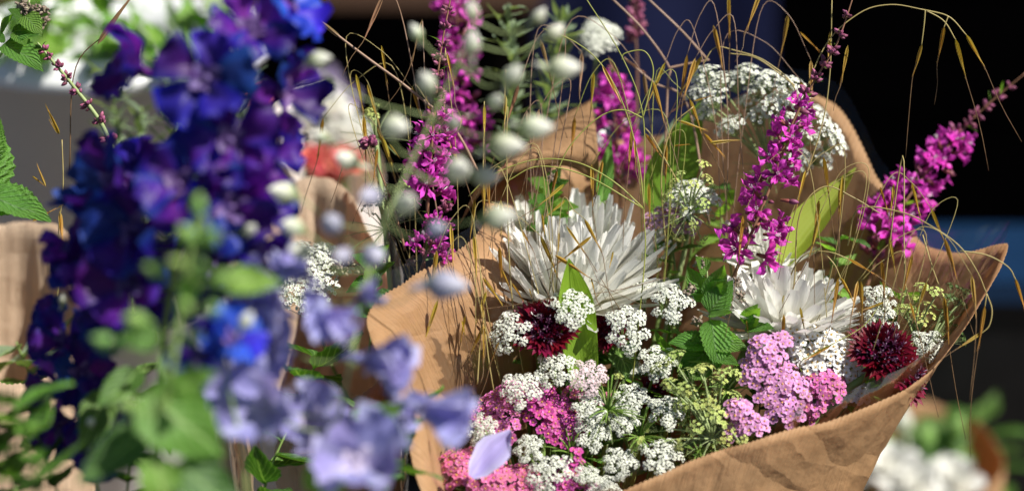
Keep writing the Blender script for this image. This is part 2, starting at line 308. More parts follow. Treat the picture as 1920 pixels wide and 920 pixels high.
M['straw'] = plain_mat('straw stem', (.33, .28, .1), (.45, .36, .15), 80, rough=.4, trans=.2)
M['strawgreen'] = plain_mat('green straw stem', (.26, .3, .06), (.36, .36, .1), 80, rough=.4, trans=.2)
M['strawbrown'] = plain_mat('brown straw stem', (.26, .16, .1), (.4, .27, .2), 70, rough=.4, trans=.15)
M['kraftpale'] = kraft_mat('pale tan paper', (.5, .37, .25), (.6, .47, .34))
M['kraft'] = kraft_mat('kraft paper', (.38, .22, .1), (.49, .315, .17), trans=.34)
M['film'] = film_mat('clear film'); M['liner'] = film_mat('clear liner film', .14, refl=(.7, .0)); M['filmgreen'] = film_mat('greenish film', .1, (.9, .96, .92))

# ------------------------------------------------------------------ setting: ground, bench, dark stall wall
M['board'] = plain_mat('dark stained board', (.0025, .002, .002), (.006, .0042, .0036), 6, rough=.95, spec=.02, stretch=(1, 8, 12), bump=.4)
M['bench'] = plain_mat('weathered bench wood', (.05, .035, .022), (.1, .07, .045), 8, rough=.8, stretch=(1, 14, 1), bump=.5)
M['asphalt'] = plain_mat('asphalt', (.03, .03, .032), (.06, .06, .06), 120, rough=.9, bump=.8, dist=.004)
mb = MB().grid([[(V((x, y, 0)), (x, y)) for x in (-40, -4, 4, 40)] for y in (-40, -4, 4, 40)])
o = put('ground', mb.mesh('ground', M['asphalt']), I4, kind='structure')
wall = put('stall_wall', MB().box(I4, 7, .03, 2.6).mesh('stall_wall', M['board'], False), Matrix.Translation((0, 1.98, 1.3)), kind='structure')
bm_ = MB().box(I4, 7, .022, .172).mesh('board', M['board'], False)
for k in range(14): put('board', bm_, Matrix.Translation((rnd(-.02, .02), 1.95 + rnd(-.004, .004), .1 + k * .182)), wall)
shade_roof = put('added_shade_roof', MB().box(I4, 11, .86, .04).mesh('added_shade_roof', M['board'], False), Matrix.Translation((1.5, 1.62, 2.1)), kind='structure')  # unseen roof, added to keep sun and sky light off the wall
bench = tag(put('bench', None, Matrix.Translation((0, .35, 0))), 'weathered dark wooden bench under the buckets', 'bench')
pl_ = MB().box(I4, 3.4, .14, .03).mesh('plank', M['bench'], False)
for k in range(9): put('plank', pl_, Matrix.Translation((rnd(-.03, .03), -.3 + k * .147, .30)), bench)
lg_ = MB().box(I4, .07, .07, .28).mesh('leg', M['bench'], False)
for x in (-1.5, 0, 1.5):
    for y in (-.28, .8): put('leg', lg_, Matrix.Translation((x, y, .14)), bench)

# ------------------------------------------------------------------ generators
def rot_about(n, ang, u=None):
    """unit vector perpendicular to n at angle ang"""
    n = n.normalized(); h = V((0, 0, 1)) if abs(n.z) < .95 else V((1, 0, 0))
    x = h.cross(n).normalized(); y = n.cross(x)
    return x * math.cos(ang) + y * math.sin(ang)
WAIST = at(1040, 1490, 4)
def stem_path(c, n, length=.16, toward=None):
    w_ = toward or WAIST; d = (w_ - c); k = min(1, length / d.length)
    e = c + d * k
    return [c, c - n * (.25 * length) , lerp(c, e, .6) - n * .03 * (length / .16), e]
P_round = lambda t: max(.12, math.sin(min(1, t * 1.02) ** .8 * math.pi) ** .55) if t < 1 else .3
P_obov = lambda t: .18 + .82 * math.sin(min(t, .999) ** 1.5 * math.pi * .5) ** 1.1 if t < .82 else (.18 + .82) * max(.0, 1 - ((t - .82) / .2) ** 2) ** .5
P_lance = lambda t: max(.02, math.sin(t ** .75 * math.pi))
P_leaf = lambda t: max(.03, math.sin(t ** .62 * math.pi) ** .9)
P_husk = lambda t: max(.03, math.sin(t ** .55 * math.pi) ** .8)
P_spoon = lambda t: (.5 + .5 * math.sin(t ** 1.6 * math.pi * .62)) * (1 if t < .85 else max(.25, 1 - ((t - .85) / .17) ** 2) ** .5)
P_strap = lambda t: (.6 + .4 * t) * (1 if t < .82 else max(.2, 1 - ((t - .82) / .185) ** 2) ** .5)

mum_petal = [MB().petal(I4, P_strap, .05 + .008 * (k % 3), 8, 4, curl=c, cup=.75, seed=k * 3.7, wave=.012, twist=rnd(-.3, .3)).mesh('petal', M['white']) for k, c in enumerate((.15, .38, .62, .85, .0, -.1))]
mum_flat = [MB().petal(I4, P_strap, .078 + .014 * (k % 3), 7, 3, curl=c, cup=.45, seed=k * 3.7, wave=.02, twist=rnd(-.2, .2)).mesh('petal', M['white']) for k, c in enumerate((.1, .25, .4, -.1, 0, -.25))]
def mum(label, px, py, dd, n, rpx, layers, meshes, group=None):
    c = at(px, py, dd); n = n.normalized(); r = rpx * PX(dd)
    t = thing('chrysanthemum', label, 'chrysanthemum', c, group)
    wpart('stem', MB().tube(stem_path(c - n * r * .12, n, .2), .0028, .0026, k=12), M['stem'], t)
    wpart('receptacle', MB().blob(frz(c - n * r * .08, n) @ Matrix.Diagonal((r * .16, r * .16, r * .12, 1))), M['stem'], t)
    for li, (num, el, ln, off) in enumerate(layers):
        for i in range(num):
            a = 2 * math.pi * (i + .5 * (li % 2)) / num + rnd(-.12, .12); e = R(el + rnd(-8, 8)); rad = rot_about(n, a)
            x = rad * math.cos(e) + n * math.sin(e); z = n * math.cos(e) - rad * math.sin(e)
            L_ = r * ln * rnd(.78, 1.08)
            me = meshes[min(len(meshes) - 1, max(0, int(off + rnd(-1, 1.99))))]
            put('petal', me, frame(c + rad * r * .07, x, z) @ S(L_) @ Matrix.Rotation(rnd(-.25, .25), 4, 'X'), t)
    return t

def floret5(mb, M_, rr, pet=5, mi=0, cup=.35, W=.42, nL=2, nW=2):
    for k in range(pet):
        a = 2 * math.pi * k / pet
        mb.petal(M_ @ Matrix.Rotation(a, 4, 'Z') @ Matrix.Rotation(-.3, 4, 'Y') @ S(rr), lambda t: (.35, 1, .55)[min(2, int(t * 2 + .01))], W, nL, nW, curl=-.3, cup=cup, mi=mi)
def umbellet_mesh(nf, mat, seed, fs=.2, dome=.55, pet=5):
    """unit radius dome of tiny five-petalled florets on hair stalks; axis Z, stalk base at origin"""
    rs = random.Random(seed); mb = MB()
    for i in range(nf):
        q = math.sqrt((i + .5) / nf); a = i * 2.39996 + rs.uniform(-.3, .3)
        p = V((math.cos(a) * q, math.sin(a) * q, 0)) * rs.uniform(.9, 1.08); h = 1.0 + dome * (1 - q * q) * .8 + rs.uniform(-.06, .06); p.z = h
        nn = (p - V((0, 0, .2))).normalized(); nn = (nn + V((rs.uniform(-.3, .3), rs.uniform(-.3, .3), .2))).normalized()
        floret5(mb, frz(p, nn, rs.uniform(0, 6)), fs * rs.uniform(.85, 1.15), pet)
        mb.tube([V((0, 0, 0)), p * .97], .018, .012, n=3, mi=1, cap=False)
        mb.blob(frz(p, nn) @ S(fs * .3), 4, 3, mi=1)
    return mb.mesh('umbellet', [mat, M['stempale']])
UM = {k: [umbellet_mesh(nf, M[m], s, fs) for s in range(4)] for k, nf, m, fs in (('lace', 15, 'lace', .25), ('blush', 15, 'lacepink', .26), ('big', 40, 'lace', .15), ('green', 13, 'greenlace', .23), ('dark', 15, 'shadelace', .22))}
def umbel(label, px, py, dd, n, rpx, kind='lace', count=19, dome=.35, usize=.215, name='lace_umbel', cat='umbel', ray=1.0, stemlen=.15, group='white lace umbels in the wrapped bouquet', mat=None):
    """flat-topped head: rays from one point, each carrying an umbellet"""
    c = at(px, py, dd); n = n.normalized(); r = rpx * 1.1 * PX(dd); hub = c - n * r * ray
    t = thing(name, label, cat, hub, group); rays = MB()
    ur = r * usize
    for i in range(count):
        q = math.sqrt((i + .4) / count) * (1 - usize * .55); a = i * 2.39996 + rnd(-.25, .25)
        p = c + rot_about(n, a) * (r * q * rnd(.92, 1.06)) + n * (r * dome * (1 - q * q) + rnd(-.05, .05) * r)
        out_ = (p - hub).normalized(); k = ur * rnd(.85, 1.15)
        b = p - out_ * k * 1.0
        put('umbellet', random.choice(UM[kind]), frz(b, (out_ + n * .4).normalized(), rnd(0, 6)) @ S(k), t)
        rays.tube([hub, lerp(hub, b, .5) + n * r * .02, b], max(.0003, r * .012), max(.00025, r * .009), n=4, k=4)
    wpart('rays', rays, M['stempale'], t)
    wpart('stem', MB().tube(stem_path(hub, n, stemlen), max(.0008, r * .03), .0013, k=10), M['stem'], t)
    return t

def yarrow_floret(mat, s):
    rs = random.Random(s); mb = MB()
    floret5(mb, I4, 1.0, 5, 0, .25, .5, 3, 3)
    mb.blob(Matrix.Translation((0, 0, .1)) @ Matrix.Diagonal((.2, .2, .16, 1)), 6, 4, mi=1)
    for k in range(4): mb.blob(Matrix.Translation((rs.uniform(-.2, .2), rs.uniform(-.2, .2), .3)) @ S(.08), 4, 3, mi=1)
    return mb.mesh('floret', [M[mat], M['yellow']])
YF = {}
def yarrow(label, blobs, dd, n, mat, fpx=9, group=None, density=1.0):
    if mat not in YF: YF[mat] = [yarrow_floret(mat, s) for s in range(3)]
    n = n.normalized(); pts = []
    cx = sum(b[0] for b in blobs) / len(blobs); cy_ = sum(b[1] for b in blobs) / len(blobs)
    c = at(cx, cy_, dd); hub = c - n * .028
    t = thing('yarrow', label, 'yarrow', hub, group); st = MB(); f = fpx * PX(dd)
    for bx, by, br in blobs:
        bc = at(bx, by, dd + rnd(-.4, .4)); r = br * PX(dd); num = int(density * 1.7 * (br / fpx) ** 2)
        nb = (n + (bc - c) * 6).normalized()
        for i in range(num):
            q = math.sqrt((i + .5) / num); a = i * 2.39996 + rnd(-.2, .2)
            p = bc + rot_about(nb, a) * r * q * rnd(.93, 1.07) + nb * (r * .42 * (1 - q * q) + rnd(-1, 1) * f * .35)
            if any((p - o_).length < f * .95 for o_ in pts[-260:]): continue
            pts.append(p)
            nn = (nb + (p - bc) * (.75 / r) + V((rnd(-.3, .3), rnd(-.3, .3), rnd(-.1, .2)))).normalized()
            put('floret', random.choice(YF[mat]), frz(p, nn, rnd(0, 6)) @ S(f * rnd(.85, 1.15)), t)
            if i % 2 == 0: st.tube([hub + (bc - c) * .5, lerp(hub, p, .6), p - nn * f * .2], .0006, .0005, n=3, k=3, cap=False)
        st.tube([hub, hub + (bc - c) * .5], .0012, .0009, n=5)
    st.tube(stem_path(hub, n, .12), .0016, .0018, k=8)
    wpart('stem', st, M['stem'], t)
    return t

lo_petal = [MB().petal(I4, P_obov, .25, 5, 4, curl=rnd(-.5, .3), cup=.25, wave=.42, seed=k * 5.1).mesh('petal', M['magenta']) for k in range(5)]
lo_calyx = MB().blob(Matrix.Diagonal((.22, .22, .9, 1)), 7, 5, prof=lambda t: .6 + .5 * t if t < 1 else .7).mesh('calyx', M['calyx'])
lo_bud = [MB().blob(Matrix.Diagonal((.26, .26, 1, 1)), 6, 6, prof=lambda t: max(.03, math.sin(t ** .8 * math.pi) ** .7), bump=.5, seed=k).mesh('bud', M['redbud']) for k in range(3)]
nleaf = {k: [MB().petal(I4, P_lance, .13, 7, 2, curl=rnd(-.7, .5), fold=.35, wave=.04, seed=s).mesh('leaf', M[m]) for s in range(3)] for k, m in (('leaf', 'leaf'), ('bright', 'leafbright'), ('grey', 'leafgrey'))}
lf_stamen = MB()
for k in range(6):
    a = k * 1.05; lf_stamen.tube([V((0, 0, .6)), V((math.cos(a) * .12, math.sin(a) * .12, 1.25 + .1 * (k % 2)))], .016, .016, n=3); lf_stamen.blob(Matrix.Translation((math.cos(a) * .12, math.sin(a) * .12, 1.27 + .1 * (k % 2))) @ S(.045), 4, 3)
lf_stamen = lf_stamen.mesh('stamens', M['stamen'])
def loosestrife(label, path, f0, f1, rad=(38, 16), fpx=(24, 17), whorls=8, buds=6, dens=4, leafn=8, sr=3.0, group='loosestrife spikes', leafkind='leaf', stemmat='redstem', budpx=13):
    """spike: path in pixels from foot to tip; florets between path fractions f0..f1, bud clusters above"""
    P = spline([at(*p) for p in path], 60); dd = sum(p[2] for p in path) / len(path); k = PX(dd)
    t = thing('loosestrife', label, 'loosestrife', P[0], group)
    wpart('stem', MB().tube(P, sr * k, sr * .35 * k, n=6), M[stemmat], t)
    def pt(f): i = max(0, min(59, int(f * 60))); return lerp(P[i], P[i + 1], f * 60 - i), (P[i + 1] - P[i]).normalized()
    for wi in range(whorls):
        f = lerp(f0, f1, (wi + .3) / whorls); c, ax = pt(f); g = wi / max(1, whorls - 1); rr = lerp(rad[0], rad[1], g) * k; fs = lerp(fpx[0], fpx[1], g) * k
        for i in range(dens):
            a = 2 * math.pi * i / dens + wi * 1.1 + rnd(-.4, .4); d = rot_about(ax, a); d = (d + ax * rnd(.1, .9)).normalized()
            b = c + ax * rnd(-.5, .5) * rr * .5; L_ = rr * rnd(.65, 1.1)
            tip = b + d * L_
            fl = put('floret', lo_calyx, frz(tip - d * fs * .65, d) @ S(fs * .62), t)
            if rnd(0, 1) < .16: put('bud', random.choice(lo_bud), frz(tip - d * fs * .2, d) @ S(fs * .7), t); continue
            put('stamens', lf_stamen, frz(tip - d * fs * .6, d) @ S(fs * .75), fl)
            for q in range(6):
                rad_ = rot_about(d, q * math.pi / 3 + rnd(-.2, .2)); e = rnd(.1, .8); x = rad_ * math.cos(e) + d * math.sin(e); z = d * math.cos(e) - rad_ * math.sin(e)
                put('petal', random.choice(lo_petal), frame(tip - d * fs * .1, x, z) @ S(fs * rnd(.8, 1.1)), fl)
        for i in range(dens + 1):
            a = rnd(0, 6.3); d = (rot_about(ax, a) + ax * rnd(.2, 1)).normalized()
            put('bud', random.choice(lo_bud), frz(c + d * rr * rnd(.1, .4), d) @ S(budpx * k * rnd(.7, 1.2)), t)
    for wi in range(buds):
        f = lerp(f1 + .02, .97, wi / max(1, buds)); c, ax = pt(f); g = wi / max(1, buds); s_ = budpx * k * lerp(1, .6, g)
        for i in range(12):
            d = (rot_about(ax, rnd(0, 6.3)) + ax * rnd(.1, 1.1)).normalized()
            put('bud', random.choice(lo_bud), frz(c + d * s_ * rnd(.1, .5) + ax * rnd(-.4, .4) * s_, d) @ S(s_ * rnd(.7, 1.15)), t)
    for i in range(leafn):
        f = lerp(max(.05, f0 - .1), .95, (i + rnd(0, 1)) / leafn); c, ax = pt(f); d = (rot_about(ax, rnd(0, 6.3)) + ax * rnd(.2, .9)).normalized()
        put('leaf', random.choice(nleaf[leafkind]), frame(c, d, ax) @ S(lerp(44, 22, f) * k * rnd(.8, 1.2)), t)
    return t

def burgundy(label, px, py, dd, n, rpx, stem=None):
    c = at(px, py, dd); n = n.normalized(); r = rpx * PX(dd)
    t = thing('cornflower', label, 'cornflower', c, 'burgundy cornflowers')
    wpart('stem', MB().tube([at(*s) for s in stem] if stem else stem_path(c - n * r * .3, n, .14), .0024, .002, k=10, n=8), M['stem'], t)
    wpart('involucre', MB().blob(frz(c - n * r * .55, n) @ Matrix.Diagonal((r * .24, r * .24, r * .5, 1)), 10, 6, prof=lambda q: max(.1, math.sin(q * 2.4 + .5))), M['leaf'], t)
    for li, (num, el, ln) in enumerate(((13, 8, 1.0), (11, 35, .86), (8, 58, .7))):
        for i in range(num):
            a = 2 * math.pi * (i + li * .4) / num + rnd(-.15, .15); e = R(el + rnd(-14, 14)); rad = rot_about(n, a); x = rad * math.cos(e) + n * math.sin(e); z = n * math.cos(e) - rad * math.sin(e)
            put('ray_floret', random.choice(RAYF), frame(c + rad * r * .1, x, z) @ S(r * ln * rnd(.88, 1.1)) @ Matrix.Rotation(rnd(-.5, .5), 4, 'X'), t)
    for i in range(26):
        q = math.sqrt((i + .5) / 26); a = i * 2.4; rad = rot_about(n, a); d = (n + rad * q * .8).normalized()
        put('disc_floret', DISCF, frz(c + rad * r * .3 * q, d) @ S(r * rnd(.4, .55)), t)
    return t
RAYF = []
for s in range(4):
    mb = MB(); rs = random.Random(s)
    for k in range(5):   # trumpet split into pointed lobes
        a = (k - 2) * .3
        mb.petal(Matrix.Translation((.42, 0, 0)) @ Matrix.Rotation(a * 1.15, 4, 'Z') @ Matrix.Rotation(-.15 * rs.uniform(.2, 1.6), 4, 'Y') @ S(.6 * rs.uniform(.85, 1.1)), lambda t: (.75, 1, .92, .5, .02)[int(t * 4 + .01)], .19, 4, 2, curl=rs.uniform(-.3, .3), fold=.5, cup=.0)
    mb.petal(S(.46), lambda t: .3 + .7 * t, .22, 3, 4, cup=1.6)
    RAYF.append(mb.mesh('ray_floret', M['burgundy']))
mb = MB().tube([V((0, 0, 0)), V((0, 0, .55)), V((.02, 0, 1))], .05, .075, n=5, mi=0)
for k in range(5): mb.petal(frz(V((.02, 0, .97)), V((0, 0, 1)), k * 1.256) @ Matrix.Rotation(-.8, 4, 'Y') @ S(.32), P_lance, .16, 3, 2, curl=-.4, mi=0)
mb.tube([V((.02, 0, .9)), V((.05, .02, 1.32))], .022, .03, n=4, mi=1)
DISCF = mb.mesh('disc_floret', [M['darkdisc'], M['anther']])

def sepal_set(mat, W=.5):
    return [MB().petal(I4, P_obov, W, 8, 6, curl=c, cup=.28, wave=(.24 if mat != 'pale' else .12), seed=k * 4.4 + 1).mesh('sepal', M[mat]) for k, c in enumerate((.2, .55, -.25, .8))]
SEP = {m: sepal_set(m, .6 if m == 'pale' else .52) for m in ('delph', 'delphblue', 'delphviolet', 'delphindigo', 'pale')}
EYE = {}
for m in ('eye', 'eyedark'):
    mb = MB()
    for k in range(4): mb.petal(Matrix.Rotation(k * 1.57 + .4, 4, 'Z') @ Matrix.Rotation(-.95, 4, 'Y') @ S(1), P_round, .42, 5, 4, curl=-.9, cup=.5, wave=.1, seed=k)
    mb.blob(Matrix.Translation((0, 0, .3)) @ S(.2), 6, 4, bump=.6); EYE[m] = mb.mesh('eye', M[m])
SPUR = {m: MB().tube([V((0, 0, 0)), V((0, 0, -.5)), V((.1, 0, -.95)), V((.28, 0, -1.3))], lambda f: .16 * (1 - f) + .03, k=6, n=6).mesh('spur', M[m]) for m in ('delph', 'pale')}
BUD = {}
for m in ('bud', 'budshade', 'budgreen'):
    BUD[m] = []
    for s in range(3):
        mb = MB(); rows = []
        for i in range(9):
            q = i / 8; rr = max(.03, math.sin(q ** .8 * math.pi) ** .8) * .31; r_ = []
            for j in range(15):
                a = 2 * math.pi * j / 15; lob = 1 + .1 * math.cos(5 * a + s) * math.sin(q * math.pi)
                r_.append((V((math.cos(a) * rr * lob, math.sin(a) * rr * lob, q + .05 * math.cos(a) * q)), ((j % 3) / 3 + .2, q)))
            rows.append(r_)
        mb.grid(rows, True); mb.tube([V((0, 0, .08)), V((-.15, 0, -.05)), V((-.3, 0, -.3))], lambda f: .13 * (1 - f) + .03, k=4, n=6); BUD[m].append(mb.mesh('bud', M[m]))
def delphinium(label, path, flowers, buds, mat='delph', eye='eyedark', sr=5, stem='stem', spur='delph', budmat='bud', leaves=(), group='delphinium spikes'):
    """flowers: (px,py,dd,(r,u,t),radius px[,mat]); buds: (px,py,dd,(r,u,t),length px)"""
    sq = lambda z: z * .84 if z < 0 else z
    path = [(p[0], p[1], sq(p[2])) for p in path]; flowers = [(f[0], f[1], sq(f[2])) + tuple(f[3:]) for f in flowers]; buds = [(f[0], f[1], f[2]) + tuple(f[3:]) for f in buds]; leaves = [(f[0], f[1], sq(f[2])) + tuple(f[3:]) for f in leaves]
    P = spline([at(*p) for p in path], 50); t = thing('delphinium', label, 'delphinium', P[0], group); st = MB(); k0 = PX(path[0][2])
    st.tube(P, sr * k0, sr * .45 * k0, n=8)
    def near(p): return min(P, key=lambda q: (q - p).length + max(0, (q - p).z) * 1.5)
    for f in flowers:
        c = at(*f[:3]); d = cdir(*f[3]); r = f[4] * (1.16 if mat == 'delph' else 1.06) * PX(f[2]); m = f[5] if len(f) > 5 else mat
        ms_ = {'delph': ['delph', 'delph', random.choice(('delphviolet', 'delphindigo', 'delph'))]}.get(m, [m])
        fl = put('flower', SPUR[spur], frz(c, d, rnd(0, 6)) @ S(r * .55), t); a0 = rnd(0, 6)
        for q in range(5):
            rad = rot_about(d, a0 + q * 1.2566); e = R(rnd(12, 38) + (f[6] if len(f) > 6 else 0)); x = rad * math.cos(e) + d * math.sin(e); z = d * math.cos(e) - rad * math.sin(e)
            put('sepal', random.choice(SEP[random.choice(ms_)]), frame(c + d * r * .01 * q, x, z) @ S(r * rnd(.92, 1.1)), fl)
        put('eye', EYE[eye], frz(c + d * r * .05, d, rnd(0, 6)) @ S(r * .42), fl)
        b = near(c); st.tube([b, lerp(b, c, .5) + V((0, 0, -.004)), c - d * r * .2], 1.8 * k0, 1.5 * k0, n=5, k=6)
    for f in buds:
        c = at(*f[:3]); d = cdir(*f[3]); L_ = f[4] * .8 * rnd(.75, 1.12) * PX(f[2]); m = f[5] if len(f) > 5 else budmat
        put('bud', random.choice(BUD[m]), frz(c - d * L_ * .5, d, rnd(0, 6)) @ S(L_), t)
        b = near(c); e = c - d * L_ * .5; st.tube([b, lerp(b, e, .55) + V((0, 0, -.006)), e], 1.8 * k0, 1.4 * k0, n=5, k=6)
    for f in leaves:
        c = at(*f[:3]); x = cdir(*f[3]); z = cdir(*f[4]); put('leaf', random.choice(LEAF[f[6] if len(f) > 6 else 'leafbright']), frame(c, x, z) @ S(f[5] * PX(f[2])), t)
        b = near(c); st.tube([b, lerp(b, c, .5), c + x * .003], 2 * k0, 1.6 * k0, n=5, k=5)
    if path[0][2] < 0:
        e = V((DB.x + rnd(-.05, .05), DB.y + rnd(-.05, .05), .36)); st.tube([P[0], V((lerp(P[0].x, e.x, .6), lerp(P[0].y, e.y, .6), .64)), e], sr * k0, sr * k0, n=8, k=12)
    wpart('stem', st, M[stem], t)
    return t
DB = at(420, 1150, -20); DB = V((DB.x, DB.y + .02, .316))
LEAF = {m: [MB().petal(I4, P_leaf, wd, 14, 6, curl=c, fold=.12, cup=.1, wave=.07, seed=s * 3.3, serr=.05).mesh('leaf', M[m]) for s, (wd, c) in enumerate(((.3, -.5), (.26, .3), (.34, -.9)))] for m in ('leaf', 'leafbright', 'leafgrey')}
MINT = [MB().petal(I4, P_leaf, wd, 22, 6, curl=c, fold=.25, cup=.05, wave=.05, seed=s * 3.3, serr=.055).mesh('leaf', M['mint']) for s, (wd, c) in enumerate(((.34, -.4), (.3, .25), (.36, -.8)))]
def leafy(label, path, n, lpx, mats, name='leafy_stem', cat='foliage', sr=3, group=None, spread=1.0, f0=.1, stem='stem', up=.5, mint=False, narrow=None):
    P = spline([at(*p) for p in path], 40); dd = sum(p[2] for p in path) / len(path); k = PX(dd)
    t = thing(name, label, cat, P[0], group); wpart('stem', MB().tube(P, sr * k, sr * .5 * k), M[stem], t)
    for i in range(n):
        f = lerp(f0, 1, (i + .5) / n); j = min(39, int(f * 40)); c = P[j]; ax = (P[j + 1] - P[j]).normalized()
        d = (rot_about(ax, (i % 2) * math.pi + (i // 2) * 1.57 + rnd(-.5, .5)) * spread + ax * rnd(.1, 1) * up).normalized()
        put('leaf', random.choice(nleaf[narrow] if narrow else MINT if mint else LEAF[random.choice(mats)]), frame(c, d, (ax + V((0, 0, .5)))) @ S(lpx * k * rnd(.7, 1.15)), t)
    return t

oat_husk = {m: [MB().petal(I4, P_husk, .04, 8, 4, curl=.05, cup=-.9).petal(Matrix.Rotation(math.pi, 4, 'X') @ S(.94), P_husk, .037, 8, 4, curl=.06, cup=-.9).petal(Matrix.Rotation(1.2, 4, 'X') @ S(.8), P_husk, .035, 7, 2, cup=-.5).mesh('spikelet', M[m])] for m in ('oat', 'oatdry')}
def oat(label, stems, spikes, mat='oat', stem='straw', sr=1.5, group='wild oat stalks', foot=None):
    """stems: polylines in pixels; spikes: (base px,py, tip px,py, dd[, awn end px,py])"""
    p0 = at(*(foot or stems[0][0])); t = thing('oat_stalk', label, 'oat', p0, group); st = MB()
    for s in stems:
        k = PX(s[0][2]); st.tube([at(*p) for p in s], sr * k, sr * .7 * k, n=5, k=max(8, 5 * len(s)))
    wpart('stem', st, M[stem], t)
    for s in spikes:
        d1 = rnd(-.8, .8); a = at(s[0], s[1], s[4]); b = at(s[2], s[3], s[4] + d1)
        h = put('spikelet', oat_husk[mat][0], frame(a, b - a, -FWD) @ S((b - a).length) @ Matrix.Rotation(rnd(0, 3), 4, 'X'), t)
        if len(s) > 5:
            e = at(s[5], s[6], s[4] + d1 * 2); mb = MB().tube([lerp(a, b, .55), b, lerp(b, e, .5) + V((rnd(-.002, .002), 0, 0)), e], 1.0 * PX(s[4]), .5 * PX(s[4]), n=4, k=8)
            L_ = a.copy(); mb.v = [p - L_ for p in mb.v]; put('awn', mb.mesh('awn', M['awn']), Matrix.Translation(L_), h)
    return t
def blade(label, base, tip, wpx, mat='lily', zdir=(0, .2, 1), fold=.25, curl=.25, name='lily_leaf', W=P_leaf, extra=0):
    a = at(*base); b = at(*tip); L_ = (b - a).length
    t = thing(name, label, 'leaf', a, None)
    mb = MB().petal(frame(a, b - a, cdir(*zdir)) @ S(L_), W, wpx * PX(base[2]) / L_, 18, 8, curl=curl, fold=fold, cup=.12, wave=.012, seed=wpx)
    wpart('blade', mb, M[mat], t)
    wpart('stem', MB().tube([a + (b - a) * .01, a + (WAIST - a) * .25 , a + (WAIST - a) * .55], .0025, .003, k=6), M['stem'], t)
    return t

# ------------------------------------------------------------------ the kraft paper wrap and its clear film
RIM = [(690, 592, -5), (742, 735, -7), (812, 960, -8), (985, 1010, -8), (1180, 918, -7), (1320, 858, -6.5), (1450, 818, -6), (1600, 775, -4.5), (1738, 702, -3),
       (1830, 580, -1), (1888, 462, 2), (1810, 474, 5), (1732, 456, 8), (1655, 345, 10), (1562, 198, 12), (1420, 175, 14), (1275, 250, 15),
       (1140, 265, 14), (1000, 310, 11), (915, 360, 7), (893, 440, 2.5), (790, 512, -1.5)]
def rimcurve(n, lift=0.0, out=0.0):
    pts = [at(*p) for p in RIM]; m = len(pts); res = []; cen = sum(pts, V()) / m
    for k in range(n):
        u = k / n * m; i = int(u); t = u - i; a, b, c, d = (pts[(i + q) % m] for q in (-1, 0, 1, 2))
        p = .5 * ((2 * b) + (c - a) * t + (2 * a - 5 * b + 4 * c - d) * t * t + (3 * b - a - 3 * c + d) * t ** 3)
        ax = (p - WAIST).normalized(); ra = (p - cen); ra = (ra - ax * ra.dot(ax)).normalized()
        res.append(p + ax * lift + ra * out)
    return res, cen
def cone(n, m, lift, out, teeth=0.0, amp=.004, seed=0.0, wrad=.03, flare=.0):
    rim, cen = rimcurve(n, lift, out); axis = (cen - WAIST).normalized(); rows = []
    for i in range(m + 1):
        t = i / m; tt = t ** 1.15; r = []
        for j, p in enumerate(rim):
            u = j / n; ra = p - cen; ra = (ra - axis * ra.dot(axis)).normalized()
            q = WAIST + ra * (wrad + out * .5); x = lerp(p, q, tt) + ra * (.010 * math.sin(math.pi * tt) * (1 - .3 * t))
            ca, sa = math.cos(u * 6.2832), math.sin(u * 6.2832)
            cr = noise.noise((ca * 2.4 + seed, sa * 2.4, t * 3.0)); cr2 = noise.noise((ca * 9 + seed, sa * 9, t * 2.2 + 5))
            q1 = V((ca * 2.6 + seed, sa * 2.6, t * 4.2)); dv = noise.voronoi(q1 + V((cr, cr2, 0)) * .25)[0]; dw = noise.voronoi(q1 * 2.7 + V((9, 2, seed)))[0]
            x += ra * amp * (1.5 * cr + 1.5 * (dv[1] - dv[0] - .3) + 1.0 * (dw[1] - dw[0] - .3)) * (.35 + min(1, t * 6) * .65)
            if i == 0: x += (p - WAIST).normalized() * .0022 * noise.noise((ca * 7 + seed, sa * 7, 3.3))
            lw = max(0, -ra.dot(RIGHT)); x -= ra * lw * lw * flare * math.sin(math.pi * t ** .6)
            if i == 0 and teeth: x += (p - WAIST).normalized() * (teeth if j % 2 else 0)
            r.append((x, (u, t)))
        rows.append(r)
    return MB().grid(rows, True)
wrap = thing('paper_wrap', 'brown kraft paper cone wrapped around the big mixed bouquet', 'paper wrap', WAIST)
ps = wpart('paper_sheet', cone(720, 26, 0, 0, .0011, flare=.035), M['kraft'], wrap)
so = ps.modifiers.new('thick', 'SOLIDIFY'); so.thickness = .00015; so.offset = 1
# curled corner at the back left
def patch(rows, nu, nv, cr=.002, seed=0):
    R_ = [spline([at(*p) for p in r], nu) for r in rows]; C_ = [spline([r[i] for r in R_], nv) for i in range(nu + 1)]
    return MB().grid([[(C_[i][j] - FWD * cr * noise.noise((i * .31 + seed, j * .37, seed)), (i / nu, j / nv)) for i in range(nu + 1)] for j in range(nv + 1)])
fl = wpart('folded_corner', patch([[(862, 420, 5), (935, 318, 9), (1030, 232, 11), (1108, 188, 12)], [(880, 380, 4), (958, 300, 6.5), (1050, 250, 8), (1116, 230, 9)],
        [(893, 352, 3), (965, 302, 4.5), (1062, 282, 6), (1122, 288, 7)], [(905, 352, 3.6), (970, 322, 5), (1064, 312, 6.5), (1124, 352, 8)]], 20, 16), M['kraft'], wrap)
so = fl.modifiers.new('thick', 'SOLIDIFY'); so.thickness = .00015
film = wpart('clear_film', cone(720, 26, .012, -.008, 0, .004, 0, flare=.035), M['liner'], wrap)

